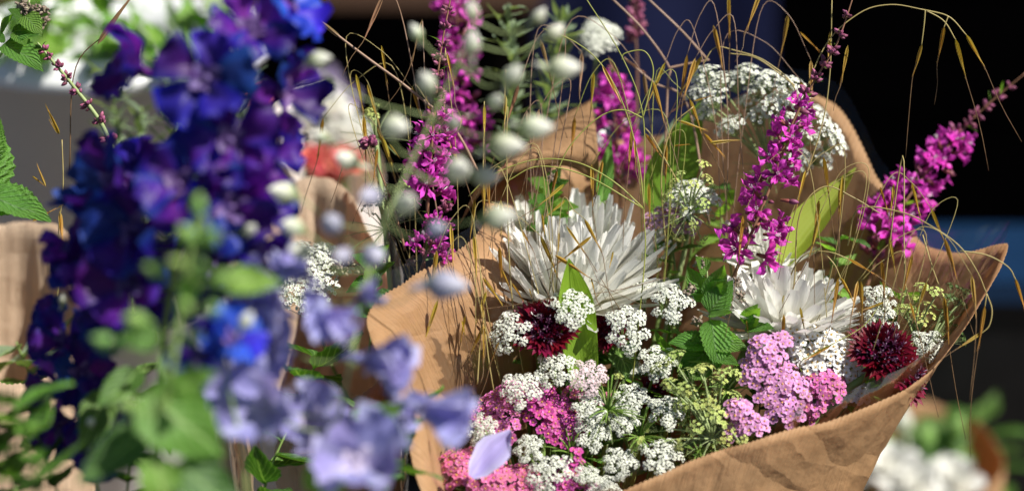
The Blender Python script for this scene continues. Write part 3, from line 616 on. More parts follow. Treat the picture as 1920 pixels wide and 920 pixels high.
# ------------------------------------------------------------------ bucket holding the bouquet
def bucket(label, c, r, h, mat, inner=None, name='bucket'):
    t = thing(name, label, 'bucket', c); prof = [(0, .0), (r * .8, 0), (r * .82, .004), (r * .97, h * .93), (r * 1.0, h * .93), (r * 1.05, h * .94), (r * 1.05, h * .965), (r * 1.01, h * .97), (r * 1.02, h), (r * .975, h), (r * .95, h * .93), (r * .78, .01), (0, .012)]
    mb = MB().grid([[(V((math.cos(a) * q, math.sin(a) * q, z)) + c, (j / 48, i / 12)) for j in range(48) for a in (j / 48 * 6.28319,)] for i, (q, z) in enumerate(prof)], True)
    wpart('body', mb, mat, t); return t
M['plasticblack'] = plain_mat('black plastic', (.004, .004, .0045), (.008, .008, .009), 30, rough=.4)
M['plasticwhite'] = plain_mat('grey white plastic', (.68, .69, .71), (.74, .75, .76), 12, rough=.4)
bucket('black plastic bucket holding the wrapped bouquet', V((WAIST.x, WAIST.y, .316)), .14, .3, M['plasticblack'])
bucket('black plastic bucket holding the delphiniums', DB, .11, .3, M['plasticblack'])
stt = thing('stem_bundle', 'bundle of cut green stems below the paper wrap', 'stems', V((WAIST.x, WAIST.y, .34)))
mb = MB()
for k in range(40):
    a = rnd(0, 6.3); q = rnd(0, .026); e = WAIST + V((math.cos(a) * q, math.sin(a) * q, 0)); mb.tube([e + V((0, 0, .08)), V((WAIST.x + math.cos(a) * (q + .02), WAIST.y + math.sin(a) * (q + .02), .34))], .003, n=5)
wpart('cut_stems', mb, M['stem'], stt, kind='stuff')

# ------------------------------------------------------------------ chrysanthemums
T = cdir
mum('big fluffy white chrysanthemum behind the tall green lily blade', 1066, 566, 5.2, T(-.04, .9, .34), 216,
    [(38, 2, .98, 2), (40, 11, 1.0, 2), (40, 21, 1.0, 2), (38, 32, .97, 2), (36, 43, .93, 2), (32, 54, .88, 3), (26, 65, .82, 3), (20, 76, .75, 3)], mum_petal, 'white chrysanthemums')
mum('white chrysanthemum with flat fanned petals beside the right-hand burgundy cornflower', 1468, 626, 2.4, T(.1, .96, .14), 146,
    [(30, 4, 1.0, 3), (30, 15, 1.02, 1), (28, 27, 1.0, 1), (24, 40, .98, 2), (20, 54, .95, 2), (14, 68, .9, 2)], mum_flat, 'white chrysanthemums')
mum('white chrysanthemum half hidden behind the magenta loosestrife foot', 1440, 500, 6, T(-.1, .9, .3), 95,
    [(22, 6, 1.0, 3), (20, 22, .98, 1), (18, 42, .9, 2), (12, 64, .8, 3)], mum_petal, 'white chrysanthemums')

# ------------------------------------------------------------------ burgundy cornflowers
burgundy('burgundy cornflower between the two left white lace umbels', 1020, 618, -1.3, T(.05, .5, .86), 62)
burgundy('large burgundy cornflower at the right edge of the paper', 1652, 664, -1.2, T(-.1, .55, .83), 66, [(1650, 690, -.8), (1590, 728, -1.2), (1545, 768, -1.6), (1500, 830, -1.5), (1450, 960, 0)])
burgundy('smaller burgundy cornflower head tucked against the paper rim', 1694, 704, -1.6, T(.6, .3, .75), 54)
burgundy('shaded burgundy cornflower right of the lily blade', 1142, 622, 3, T(.1, .4, .9), 40)
burgundy('small burgundy cornflower shaded low among the white umbels', 1222, 738, 2.5, T(.1, .4, .9), 34)

# ------------------------------------------------------------------ white lace umbels
up_ = T(0, .55, .83)
for a in (
    ('white lace umbel left of the left burgundy cornflower', 955, 628, -1.9, T(-.35, .4, .85), 43),
    ('white lace umbel overlapping the top of the lily blade', 1070, 580, -2.0, T(.15, .45, .88), 44),
    ('round white lace umbel between lily blade and mint leaves', 1174, 618, -1.5, T(.1, .35, .93), 47),
    ('white lace umbel tucked under the woolly mint bud', 1258, 570, -1.0, T(0, .55, .83), 45),
    ('white lace umbel just below the green mint stem', 1232, 682, -1.5, T(.1, .55, .83), 40),
    ('white lace umbel directly under the left burgundy cornflower', 1040, 696, -2.2, T(-.1, .5, .85), 42),
    ('white lace umbel resting on the left pink yarrow', 976, 733, -2.6, T(-.1, .5, .85), 42),
    ('white lace umbel right of the hot pink yarrow', 1102, 768, -2.8, T(.1, .6, .8), 36),
    ('cream lace umbel right of the hot pink yarrow and lowest there', 1108, 818, -3.0, T(.1, .6, .8), 38),
    ('white lace umbel left of the thin green needles', 1182, 752, -2.0, T(-.1, .6, .8), 38),
    ('cream lace umbel below its twin left of the green seed heads', 1166, 792, -2.6, T(-.1, .6, .8), 33),
    ('white lace umbel nearest the yellow green seed head', 1248, 775, -2.5, T(.1, .6, .8), 38),
    ('cream lace umbel low in the bouquet centre', 1160, 868, -3.5, T(0, .6, .8), 36),
    ('broad cream lace umbel above the front paper rim', 1238, 858, -3.6, T(.1, .65, .75), 44),
    ('large cream lace umbel at the bottom above the frame edge', 1028, 890, -4.2, T(-.1, .6, .8), 46),
    ('small cream lace umbel above the bottom cream umbel', 990, 843, -3.8, T(-.2, .6, .8), 32),
    ('small white lace umbel beside the open lilac delphinium cup', 902, 806, -4.0, T(-.4, .5, .8), 35),
    ('flattened white lace umbel over magenta yarrow at the bottom', 1098, 892, -4.2, T(0, .85, .5), 30),
    ('cream lace umbel cut by the bottom edge of the picture', 1130, 918, -4.4, T(0, .7, .7), 34),
    ('slim white lace umbel hanging under the mint flower buds', 1344, 640, -1.2, T(.3, .3, .9), 30),
    ('white lace umbel above the right burgundy cornflower', 1650, 605, .4, T(0, .6, .8), 34),
    ('greenish white lace umbel against the brown paper wall', 1648, 563, 1.5, T(0, .6, .8), 34),
    ('white lace umbel near the right paper rim', 1738, 650, .6, T(0, .6, .8), 36),
    ('small shaded white umbel deep behind the thin stems', 1175, 690, 3.5, T(0, .6, .8), 30),
    ('small white umbel behind the mint left side', 1210, 545, 3.0, T(0, .6, .8), 28),
): umbel(*a, count=17)
umbel('blush pink and white lace umbel beside the hot pink yarrow', 1102, 710, -2.4, T(.1, .5, .85), 40, 'blush', count=17)
umbel('greenish white lace umbel behind the magenta loosestrife', 1300, 375, 4.0, T(0, .7, .7), 52, 'lace', 16, .3, .26)
umbel('wide white lace umbel half hidden behind the lilac delphinium buds', 570, 530, 4, T(-.2, .75, .6), 95, 'big', 20, .4, .26, group='white lace umbels in the left bouquet')
umbel('small white umbel high in the blurred greenery', 1118, 75, 14, T(0, .6, .8), 44, 'big', 9, .5, .4, group='white lace umbels in the left bouquet')

# ------------------------------------------------------------------ green seed heads
def seedhead(label, hub, ends, dd, kind='green', upx=15, group='green seed umbels', stemto=None):
    h = at(*hub); t = thing('lace_umbel' if kind == 'big' else 'seed_umbel', label, 'umbel', h, group); rays = MB()
    for e in ends:
        p = at(e[0], e[1], dd + rnd(-1.5, 1)); d = (p - h).normalized(); k = upx * PX(dd) * rnd(.8, 1.2)
        put('umbellet', random.choice(UM[kind]), frz(p - d * k, (d + V((0, -.2, .5))).normalized(), rnd(0, 6)) @ S(k), t)
        rays.tube([h, lerp(h, p, .5) + V((0, 0, .003)), p - d * k], .0007, .0005, n=4, k=5)
    for q in range(0 if kind == 'dark' else 12): d = (rot_about(T(-.2, .7, .7), q * .52) + T(-.2, .7, .7) * .2); rays.tube([h, h + d * .012, h + d * .024 - T(0, .7, .7) * .003], .0004, .0002, n=3, k=4)
    wpart('rays', rays, M['stempale'], t)
    wpart('stem', MB().tube([h, lerp(h, at(*stemto), .5), at(*stemto)] if stemto else stem_path(h, up_, .14), .0016, .0018, k=8), M['stempale'], t)
seedhead('very large open white lace umbel at the back top right', (1445, 318, 8), [(1312, 142), (1328, 184), (1318, 212), (1362, 240), (1372, 150), (1398, 190), (1345, 150), (1440, 148), (1448, 196), (1482, 160), (1500, 204), (1420, 165), (1535, 215), (1560, 250), (1572, 275), (1548, 305), (1505, 305), (1470, 185), (1395, 135), (1525, 260), (1420, 215), (1300, 175), (1480, 225), (1505, 175)], 6.5, 'big', 27, 'white lace umbels in the wrapped bouquet', stemto=(1400, 560, 8))
seedhead('spiky yellow green seed umbel in front of the paper rim', (1336, 822, -3.0), [(1290, 700), (1262, 668), (1330, 742), (1300, 762), (1275, 728), (1282, 800), (1345, 715), (1240, 838), (1300, 858), (1372, 806), (1192, 842), (1215, 806), (1310, 880), (1345, 780), (1260, 790), (1250, 720), (1318, 690), (1345, 868), (1290, 830), (1235, 690), (1365, 745)], -2.6, upx=20, stemto=(1392, 900, -2))
seedhead('tall green seed umbel rising left of the lilac pink yarrow', (1350, 770, -1), [(1376, 698), (1372, 690), (1384, 702), (1368, 702)], -1.6, upx=13)
seedhead('fresh green seed umbel left of the magenta loosestrife', (1292, 400, 3), [(1275, 326), (1320, 308), (1326, 334), (1298, 346), (1262, 342), (1340, 352), (1248, 372), (1280, 398), (1320, 385), (1335, 410), (1300, 430), (1275, 445), (1316, 452), (1265, 420)], 2.5, upx=14)
seedhead('lime green seed umbel against the right paper wall', (1715, 640, 2), [(1690, 556), (1728, 536), (1705, 585), (1742, 575), (1757, 548), (1728, 600), (1690, 580), (1715, 560), (1745, 592)], 1.5, upx=16)
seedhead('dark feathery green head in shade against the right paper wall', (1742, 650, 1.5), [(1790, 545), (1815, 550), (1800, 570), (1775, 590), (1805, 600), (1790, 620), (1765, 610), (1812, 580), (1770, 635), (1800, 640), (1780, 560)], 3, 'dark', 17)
seedhead('green seed umbel behind the left loosestrife stem', (722, 430, 3), [(700, 360), (730, 350), (748, 372), (715, 380), (690, 392), (740, 395), (722, 365), (760, 350), (766, 320)], 3, upx=15, stemto=(740, 620, 3))
seedhead('small pale green seed umbel at the dark gap top left', (705, 260, 6), [(692, 208), (704, 200), (700, 218), (686, 220)], 6, upx=12, stemto=(720, 420, 6))
seedhead('thin green needle bracts under a spent umbel', (1140, 778, -2.4), [(1120, 720), (1160, 705), (1150, 735)], -2.4, upx=8)

# ------------------------------------------------------------------ yarrow
yarrow('hot magenta pink yarrow in the bouquet centre', [(1030, 775, 50), (1055, 800, 42), (1005, 745, 36)], -1.8, T(0, .6, .8), 'hotpink', 8.5, 'yarrow heads')
yarrow('rose pink yarrow left of the hot magenta head', [(935, 765, 40), (905, 785, 34), (960, 735, 30), (948, 800, 32)], -2, T(-.2, .6, .8), 'midpink', 8.5, 'yarrow heads')
yarrow('wide dusky rose yarrow at the bottom left of the bouquet', [(860, 878, 44), (915, 898, 50), (975, 905, 42), (900, 860, 34)], -4, T(-.1, .6, .8), 'rose', 9, 'yarrow heads')
yarrow('small magenta yarrow under the flattened white umbel', [(1072, 872, 22), (1060, 905, 28), (1100, 918, 22), (1080, 850, 14)], -3.8, T(0, .6, .8), 'hotpink', 8.5, 'yarrow heads')
yarrow('tiny rose yarrow peeking under the blush umbel', [(1075, 735, 16), (1135, 750, 14), (1090, 742, 12)], -1.6, T(0, .6, .8), 'rose', 8, 'yarrow heads')
yarrow('big lilac pink yarrow right of the mint leaf', [(1438, 655, 36), (1418, 695, 34), (1458, 705, 40), (1490, 728, 34), (1472, 765, 36), (1440, 735, 28), (1465, 640, 22)], -2.2, T(0, .55, .83), 'palepink', 9, 'yarrow heads')
yarrow('deep pink yarrow against the white yarrow on the right', [(1552, 722, 36), (1530, 752, 30), (1510, 772, 24)], -2, T(.1, .55, .83), 'midpink', 9, 'yarrow heads')
yarrow('little lilac pink yarrow with green centres near the paper edge', [(1385, 768, 26), (1412, 798, 26), (1380, 805, 20)], -3, T(0, .6, .8), 'palepink', 9, 'yarrow heads')
yarrow('dense white yarrow below the flat petalled chrysanthemum', [(1500, 632, 36), (1540, 640, 38), (1572, 672, 38), (1520, 676, 36), (1598, 735, 30), (1480, 640, 26), (1600, 700, 24)], -.8, T(0, .55, .83), 'whitefloret', 8.5, 'yarrow heads')
yarrow('dusty mauve yarrow behind the green seed umbel', [(1262, 405, 36), (1235, 415, 26), (1290, 420, 24)], 4.5, T(0, .6, .8), 'mauve', 9, 'yarrow heads')

# ------------------------------------------------------------------ loosestrife
loosestrife('tall sharp magenta loosestrife crossing the big white umbel', [(1375, 520, .5), (1412, 430, 0), (1450, 335, 0), (1482, 240, -.2), (1525, 155, -.3), (1570, 80, -.3), (1606, -25, 0)], .06, .6, (56, 26), (35, 24), 9, 6, 3, 16, budpx=17, sr=3.6)
loosestrife('blurred magenta loosestrife leaning over the right paper corner', [(1625, 540, 7.5), (1655, 450, 8), (1700, 375, 8.5), (1765, 290, 9.5), (1835, 212, 10), (1925, 135, 10)], .1, .72, (54, 30), (34, 25), 10, 5, 4, 12, leafkind='bright', budpx=15)
loosestrife('slender loosestrife standing behind the pale delphinium buds', [(790, 560, 2), (800, 420, 1), (806, 320, .5), (815, 210, .3), (826, 100, .2), (850, -30, .5)], .28, .6, (38, 26), (34, 27), 6, 7, 3, 18, budpx=17, sr=4)
loosestrife('short dark loosestrife tip right of the white and red wrap', [(760, 470, 1), (738, 390, 1), (712, 320, .8), (690, 262, .8)], .9, .92, (10, 8), (10, 8), 0, 8, 1, 6, budpx=16)
loosestrife('short loosestrife with few open flowers beside the film edge', [(770, 640, 2), (785, 520, 1), (805, 465, .5), (832, 395, .5), (838, 378, .5)], .38, .72, (40, 20), (24, 18), 3, 4, 3, 6)
loosestrife('soft magenta loosestrife half hidden by the pale bud spray', [(885, 330, 14), (872, 200, 14), (862, 80, 14), (850, -20, 14)], .1, .95, (40, 32), (30, 25), 8, 1, 4, 4)
loosestrife('magenta loosestrife at the back between paper fold and green leaf', [(1165, 420, 13), (1160, 300, 13), (1150, 190, 13), (1150, 120, 13)], .18, .8, (48, 30), (32, 25), 8, 4, 3, 5)
loosestrife('small dim pink loosestrife tip against the navy cloth', [(1192, 300, 15), (1195, 150, 15), (1192, 60, 15), (1190, -20, 15)], .98, .6, (10, 8), (10, 8), 0, 6, 1, 4, budpx=20)
loosestrife('green stemmed loosestrife with dark buds at the upper left', [(230, 330, 2), (192, 236, 1), (140, 165, .5), (96, 112, 0), (70, 80, 0)], .95, .05, (10, 8), (10, 8), 0, 9, 1, 10, sr=5.0, stemmat='stempale', budpx=16)

# ------------------------------------------------------------------ lily blades and broad leaves
blade('upright glossy green lily blade in front of the big chrysanthemum', (1092, 715, -.6), (1062, 482, -1.7), 36, zdir=(.25, .1, 1), fold=.35, curl=.12, W=lambda t: (.75 + .25 * math.sin(t * 3)) * (1 if t < .55 else max(.03, 1 - ((t - .55) / .46) ** 2.2)))
blade('broad olive green lily leaf below the blurred loosestrife', (1462, 506, 4), (1612, 330, 6), 38, 'olive', zdir=(-.45, .35, .8), curl=.25, fold=.7)
blade('dark olive lily leaf behind the brown oat stems', (1225, 400, 8), (1310, 190, 9), 48, 'lily', zdir=(.2, .1, 1), curl=.2)
blade('narrow bright green leaf in front of the back loosestrife', (1128, 380, 6), (1142, 262, 7), 16, 'leafbright', zdir=(.2, .1, 1))
blade('silvery leaf blade beside the dark olive lily leaf', (1235, 330, 10), (1262, 225, 11), 20, 'leafgrey', zdir=(.2, .1, 1))

# ------------------------------------------------------------------ mint
def mint(label, path, leaves, buds, group='mint stems', sr=3.2, mat=None):
    P = [at(*p) for p in path]; k = PX(path[0][2]); t = thing('mint', label, 'mint', P[0], group)
    wpart('stem', MB().tube(P, sr * k, sr * .6 * k, n=6, k=20), M['stempale'], t)
    for bx, by, tx, ty, dd, zd in leaves:
        a = at(bx, by, dd); b = at(tx, ty, dd - 1); put('leaf', random.choice(MINT), frame(a, b - a, T(*zd)) @ S((b - a).length), t)
    for bx, by, r in buds:
        c = at(bx, by, path[0][2] - 1)
        fh = put('flower_head', MB().blob(S(r * .55 * k), 8, 6, bump=.4, seed=bx).mesh('flower_head', M['budbrown']), Matrix.Translation(c), t)
        for i in range(16):
            d = V((rnd(-1, 1), rnd(-1, .4), rnd(-.7, 1))).normalized(); put('bud', MB_bud[i % 3], frz(c + d * r * k * .4, d) @ S(r * k * rnd(.45, .75)), fh)
    return t
MB_bud = [MB().blob(Matrix.Diagonal((.3, .3, 1, 1)), 6, 5, prof=lambda t: max(.05, math.sin(t ** .8 * math.pi) ** .7), bump=.6, seed=k + 9).mesh('bud', M['budbrown']) for k in range(3)]
mint('green mint stem with crinkled leaves in the bouquet centre', [(1330, 760, 0), (1335, 660, -.4), (1330, 580, -.6), (1325, 500, -.6)],
     [(1325, 560, 1290, 505, -.6, (-.3, .3, .9)), (1330, 560, 1358, 492, -1, (.2, .4, .9)), (1330, 585, 1372, 528, -1, (.3, .5, .8)), (1330, 590, 1375, 590, -1.2, (.1, .8, .6)), (1335, 640, 1400, 640, -1.3, (.05, .5, .9)), (1332, 600, 1355, 690, -1.6, (.3, .3, .9)),
      (1330, 640, 1250, 650, -.8, (-.1, .6, .8)), (1330, 655, 1268, 700, -.9, (0, .5, .8)), (1325, 510, 1310, 482, -.8, (0, .4, .9)), (1328, 525, 1352, 512, -1, (.2, .6, .8)), (1332, 660, 1385, 690, -1.4, (.2, .6, .8)), (1330, 690, 1290, 720, -1, (-.2, .6, .8)), (1400, 610, 1430, 575, -1, (.2, .5, .8)), (1398, 615, 1445, 600, -1, (.2, .6, .7)), (1400, 610, 1408, 572, -1, (-.3, .5, .8)), (1320, 545, 1280, 540, -.4, (-.2, .7, .6))],
     [(1290, 555, 15), (1296, 540, 12), (1308, 604, 15), (1328, 634, 17), (1382, 530, 12), (1388, 556, 13), (1310, 492, 14), (1358, 546, 10)])
mint('bright green mint stem behind the left part of the big chrysanthemum', [(1010, 520, 6), (1020, 430, 6), (1030, 350, 6), (1035, 330, 6)],
     [(1025, 400, 985, 360, 6, (-.2, .5, .8)), (1028, 395, 1080, 380, 5.5, (.2, .6, .8)), (1025, 410, 1088, 425, 5, (.1, .6, .8)), (1022, 430, 990, 420, 5, (-.2, .6, .8)), (1030, 360, 1000, 330, 6, (-.2, .5, .8)), (1030, 360, 1060, 335, 6, (.2, .5, .8)), (1026, 420, 1050, 450, 5, (.2, .3, .9)), (1032, 345, 1045, 318, 6, (.2, .5, .8)), (1028, 380, 995, 375, 5, (-.3, .3, .9)), (1030, 370, 1060, 362, 5, (.3, .3, .9)), (1026, 405, 1015, 440, 5, (-.3, .3, .9))], [(1035, 335, 12)])
mint('mint with brown buds in the left bouquet above the film edge', [(690, 680, 3), (700, 590, 2), (705, 520, 1.5), (700, 460, 1.5)],
     [(700, 520, 745, 495, 1, (.1, .7, .7)), (702, 530, 650, 540, 1, (-.1, .6, .8)), (700, 560, 750, 560, .5, (.1, .5, .8)), (700, 500, 665, 475, 1, (-.2, .5, .8)), (700, 580, 650, 590, .5, (-.2, .3, .9)), (702, 550, 715, 600, .5, (.2, .2, 1)), (702, 490, 735, 460, 1, (.2, .5, .8)), (702, 540, 690, 500, 0, (0, .2, 1))],
     [(655, 492, 15), (640, 505, 15), (700, 470, 14), (712, 482, 13), (678, 505, 15), (770, 490, 13), (690, 545, 11), (628, 500, 12)])
mint('large mint sprig with a woolly flower tip at the top left corner', [(-30, 150, 1.5), (10, 90, 1), (45, 50, .5), (55, 0, .5)],
     [(5, 85, 84, 106, -.3, (.05, .75, .65)), (10, 75, -40, 60, 0, (-.2, .5, .8)), (20, 70, 62, 48, .2, (.1, .6, .8)), (40, 45, 72, 30, .5, (.2, .4, .8)), (45, 40, 20, 15, .5, (-.2, .5, .8)), (45, 30, 78, 55, .2, (.3, .3, .9)), (30, 60, 48, 92, 0, (.3, .4, .9)), (0, 60, 30, 30, .5, (0, .6, .8))],
     [(78, 42, 17), (60, 20, 17), (82, 18, 14), (40, 12, 16), (66, 48, 13), (50, 32, 15)])
mint('mint leaf pair at the left frame edge below the grey bucket', [(-50, 480, 1), (-40, 400, .5), (-35, 330, .5)],
     [(-30, 370, 96, 392, -.5, (.05, .8, .6)), (-35, 395, 60, 372, 0, (.05, .7, .7)), (-40, 360, 6, 190, 0, (.9, .1, .5)), (-35, 300, 8, 222, 0, (.8, .2, .6))], [(-30, 330, 12)])

# ------------------------------------------------------------------ leafy filler between the flowers
G4 = 'leafy filler stems in the wrapped bouquet'
for lab, p, n, lp, ms in (
    ('dark leafy stem in the gap left of the lily blade', [(1000, 1150, 4), (960, 900, 4), (930, 720, 4), (915, 640, 4)], 14, 95, ['leaf', 'leafbright']),
    ('dark leafy stem between lily blade and round white umbel', [(1130, 1100, 5), (1140, 850, 4), (1150, 720, 4), (1160, 650, 3.5)], 14, 95, ['leaf', 'leafbright']),
    ('leafy stem behind the mint in the bouquet centre', [(1260, 1000, 5), (1255, 800, 3), (1260, 700, 2), (1285, 620, 2)], 14, 90, ['leaf', 'leafbright']),
    ('leafy stem under the lilac pink yarrow', [(1400, 1050, 2), (1410, 900, 1), (1420, 800, 1), (1430, 720, 1)], 12, 90, ['leaf', 'leafbright']),
    ('leafy stem behind the deep pink yarrow by the paper', [(1520, 1000, 2), (1560, 850, 1), (1600, 770, 1), (1640, 700, 1.5)], 12, 80, ['leaf', 'leafbright']),
    ('leafy stem low behind the cream umbels', [(1120, 1100, 0), (1120, 950, -1), (1110, 860, -1), (1120, 800, -.5)], 12, 80, ['leaf', 'leafbright']),
    ('leafy stem behind the rose yarrow at the bottom left', [(960, 1100, 0), (930, 980, -1), (915, 900, -1.5), (920, 830, -1.5)], 12, 75, ['leaf', 'leafbright']),
    ('olive leafy stem behind the big umbel rays', [(1380, 640, 8), (1370, 500, 8), (1350, 400, 8), (1330, 330, 8)], 12, 80, ['leaf', 'leafbright']),
    ('green leafy stem left of the tall magenta loosestrife', [(1270, 700, 5), (1270, 560, 5), (1262, 470, 4.5), (1250, 400, 4.5)], 12, 60, ['leafbright', 'leaf']),
    ('green leafy stem behind the right burgundy cornflower', [(1600, 800, 3), (1650, 680, 3), (1680, 600, 3), (1700, 540, 3)], 12, 60, ['leaf', 'leafbright']),
    ('leafy stem in shade behind the flat chrysanthemum', [(1500, 760, 5), (1540, 600, 5), (1560, 500, 5), (1580, 440, 5)], 10, 70, ['leaf', 'leafbright']),
    ('leafy stem in shade below the big fluffy chrysanthemum', [(1050, 900, 6), (1060, 760, 5), (1090, 660, 4), (1110, 600, 4)], 12, 80, ['leaf', 'leafbright']),
    ('green leafy stem low above the front paper rim', [(1330, 1050, 0), (1310, 930, -1), (1290, 880, -1.5), (1280, 830, -1.5)], 12, 70, ['leaf', 'leafbright']),
): leafy(lab, p, n, lp, ms, group=G4, spread=1.2)

# ------------------------------------------------------------------ wild oats
oat('arching wild oat hanging over the dark background at the top right', [[(1420, 420, 2), (1490, 230, 0), (1545, 90, 0), (1610, 26, 0), (1670, 9, 0), (1735, 19, 0)], [(1735, 19, 0), (1733, 45, 0), (1728, 85, 0)], [(1735, 19, 0), (1770, 40, 0), (1792, 75, 0)], [(1735, 19, 0), (1780, 32, 0), (1812, 66, 0)], [(1778, 31, 0), (1770, 52, 0)]],
    [(1729, 82, 1711, 145, 0, 1698, 296), (1791, 72, 1812, 150, 0, 1854, 320), (1811, 64, 1848, 130, 0, 1916, 266), (1771, 48, 1757, 120, .4, 1752, 196)])
oat('wild oat with looping green stems beside the back loosestrife', [[(1185, 720, 1), (1198, 600, 0), (1210, 470, 0), (1207, 390, 0), (1206, 220, 0), (1166, 106, 0), (1094, -10, 0)], [(1205, 222, 0), (1216, 180, 0), (1225, 130, 0), (1208, 96, 0), (1172, 100, 0), (1166, 112, 0)], [(1205, 221, 0), (1165, 206, 0), (1120, 222, 0), (1070, 272, 0), (1045, 320, 0)], [(1208, 392, 0), (1196, 295, 0), (1170, 200, 0), (1130, 124, 0), (1080, 80, 0), (1018, 54, 0)], [(1208, 392, 0), (1150, 340, 0), (1080, 304, 0), (1000, 300, 0), (920, 330, 0), (878, 368, 0)], [(1208, 392, 0), (1100, 330, 0), (1010, 312, 0), (950, 340, 0)]],
    [(1129, 122, 1166, 196, 0), (1045, 318, 1030, 380, 0, 1016, 470)], stem='strawgreen')
oat('brown dry oat stalk crossing the navy cloth', [[(1330, 420, 5), (1290, 200, 6), (1226, 155, 6), (1170, 108, 6)], [(1245, 330, 6), (1252, 160, 6), (1254, 125, 6), (1205, 55, 6), (1145, -5, 6)], [(1326, 112, 6), (1280, 60, 6), (1212, -5, 6)], [(1254, 128, 6), (1290, 120, 6), (1330, 112, 6)]], [(1170, 110, 1215, 140, 6), (1140, 105, 1178, 172, 6), (1290, 190, 1250, 215, 6)], 'oatdry', 'strawbrown', 2.6)
oat('wild oat arching over the big white umbel', [[(1500, 330, 3), (1495, 180, 3), (1440, 118, 3), (1375, 94, 3), (1340, 90, 3), (1318, 122, 3)], [(1490, 160, 3), (1420, 110, 3), (1367, 100, 3)]], [(1316, 105, 1272, 182, 3, 1228, 262), (1366, -10, 1368, 80, 3, 1370, 210), (1428, -20, 1396, 66, 3, 1378, 116), (1590, 85, 1576, 160, 2, 1563, 208), (1500, 60, 1540, 100, 3)])
oat('wild oat drooping across the right burgundy cornflower', [[(1450, 620, 1), (1490, 500, 0), (1532, 471, -.5), (1562, 492, -1), (1578, 525, -1)], [(1532, 470, -.5), (1562, 474, -1), (1590, 485, -1)]], [(1577, 520, 1604, 572, -1.2, 1656, 692), (1590, 484, 1650, 520, -1, 1706, 556), (1658, 566, 1606, 586, -1, 1520, 618)])
oat('wild oat trailing over the right paper corner', [[(1590, 460, 1), (1610, 392, 0), (1690, 398, -1), (1750, 426, -2), (1800, 462, -2.5), (1832, 508, -2.5), (1850, 550, -2.5)], [(1850, 550, -2.5), (1847, 575, -2.5)], [(1850, 550, -2.5), (1860, 580, -2.5), (1855, 610, -2.5), (1840, 625, -2.5)], [(1800, 470, -2.5), (1850, 478, -2.5), (1890, 500, -2.5), (1905, 525, -2.5)]],
    [(1847, 572, 1833, 660, -2.6, 1820, 856), (1842, 622, 1792, 655, -2.6, 1735, 700), (1903, 520, 1925, 590, -2.5)])
oat('wild oat falling in front of the lime green seed umbel', [[(1640, 690, 1), (1690, 300, -.5), (1695, 440, -1), (1697, 525, -1.5), (1708, 572, -1.5)], [(1730, 440, -1), (1748, 500, -1.5), (1770, 560, -1.8)], [(1748, 500, -1.5), (1738, 530, -1.5)]],
    [(1706, 565, 1722, 622, -1.8, 1760, 782), (1770, 555, 1780, 650, -2, 1811, 822), (1738, 528, 1716, 592, -1.8, 1690, 672)])
oat('long pale oat straw crossing the black gap at the top left', [[(900, 330, 3), (850, 240, 2), (766, 166, 1), (690, 110, 1), (640, 72, 1), (600, 40, 1)]], [(640, 72, 574, 18, 1)], 'oatdry', 'strawbrown', 3)
oat('brown oat spikelet dangling left of the slender loosestrife', [[(830, 460, 3), (760, 60, 1), (725, -20, .5), (712, 0, .5)], [(800, 420, 3), (798, 200, 1), (792, 40, .5)]], [(718, -8, 682, 76, .5, 642, 142), (792, 36, 770, 122, .5, 718, 206)], 'oatdry', 'strawbrown', 1.4)
oat('thin oat threads hanging beside the slender loosestrife', [[(860, 520, 2), (856, 300, 1), (842, 160, .5), (835, 90, .5)], [(835, 95, .5), (832, 180, .5), (838, 262, .5)]], [(838, 98, 852, 170, .5, 866, 222), (866, 222, 862, 240, .5, 838, 258), (708, 278, 700, 340, .5, 660, 420), (655, 280, 640, 320, 1, 620, 380), (730, 270, 752, 300, .5)], 'oat', 'straw', 1.0)
oat('grass awn at the upper left reaching out of the top edge', [[(130, 320, 2), (140, 132, 1), (200, 60, .5), (246, -4, .3)]], [(182, 84, 248, -10, .3)], 'oatdry', 'awn', 1.3)
oat('wild oat spikelets hanging in front of the grey bucket', [[(100, 620, 2), (112, 500, 1), (110, 430, 1), (118, 350, .6), (116, 262, .6)]], [(112, 252, 84, 194, .6), (110, 252, 90, 222, .6), (86, 350, 68, 305, 1), (60, 330, 86, 350, 1), (60, 415, 110, 388, 1), (108, 390, 150, 356, 1), (112, 395, 118, 470, 1, 138, 560)])
oat('cluster of golden oat spikelets over the left side of the big chrysanthemum', [[(1000, 800, 2), (960, 560, -1), (950, 300, -1), (952, 200, -1)], [(905, 360, -1), (907, 250, -1), (908, 190, -1)], [(945, 210, -1), (948, 130, -1)]],
    [(908, 196, 908, 262, -1, 911, 372), (948, 178, 946, 238, -1, 943, 292), (1058, 345, 1010, 386, -1, 938, 432), (1060, 375, 1022, 408, -1), (1062, 424, 1100, 480, -1, 1135, 560), (1016, 400, 1022, 448, -1, 1040, 520), (1048, 432, 1046, 492, -1, 1040, 560), (936, 462, 942, 540, -1.4, 968, 640), (976, 428, 1000, 470, -1, 1040, 575), (1040, 478, 1105, 520, -1.8, 1200, 570), (1110, 442, 1040, 498, -1, 990, 520)])
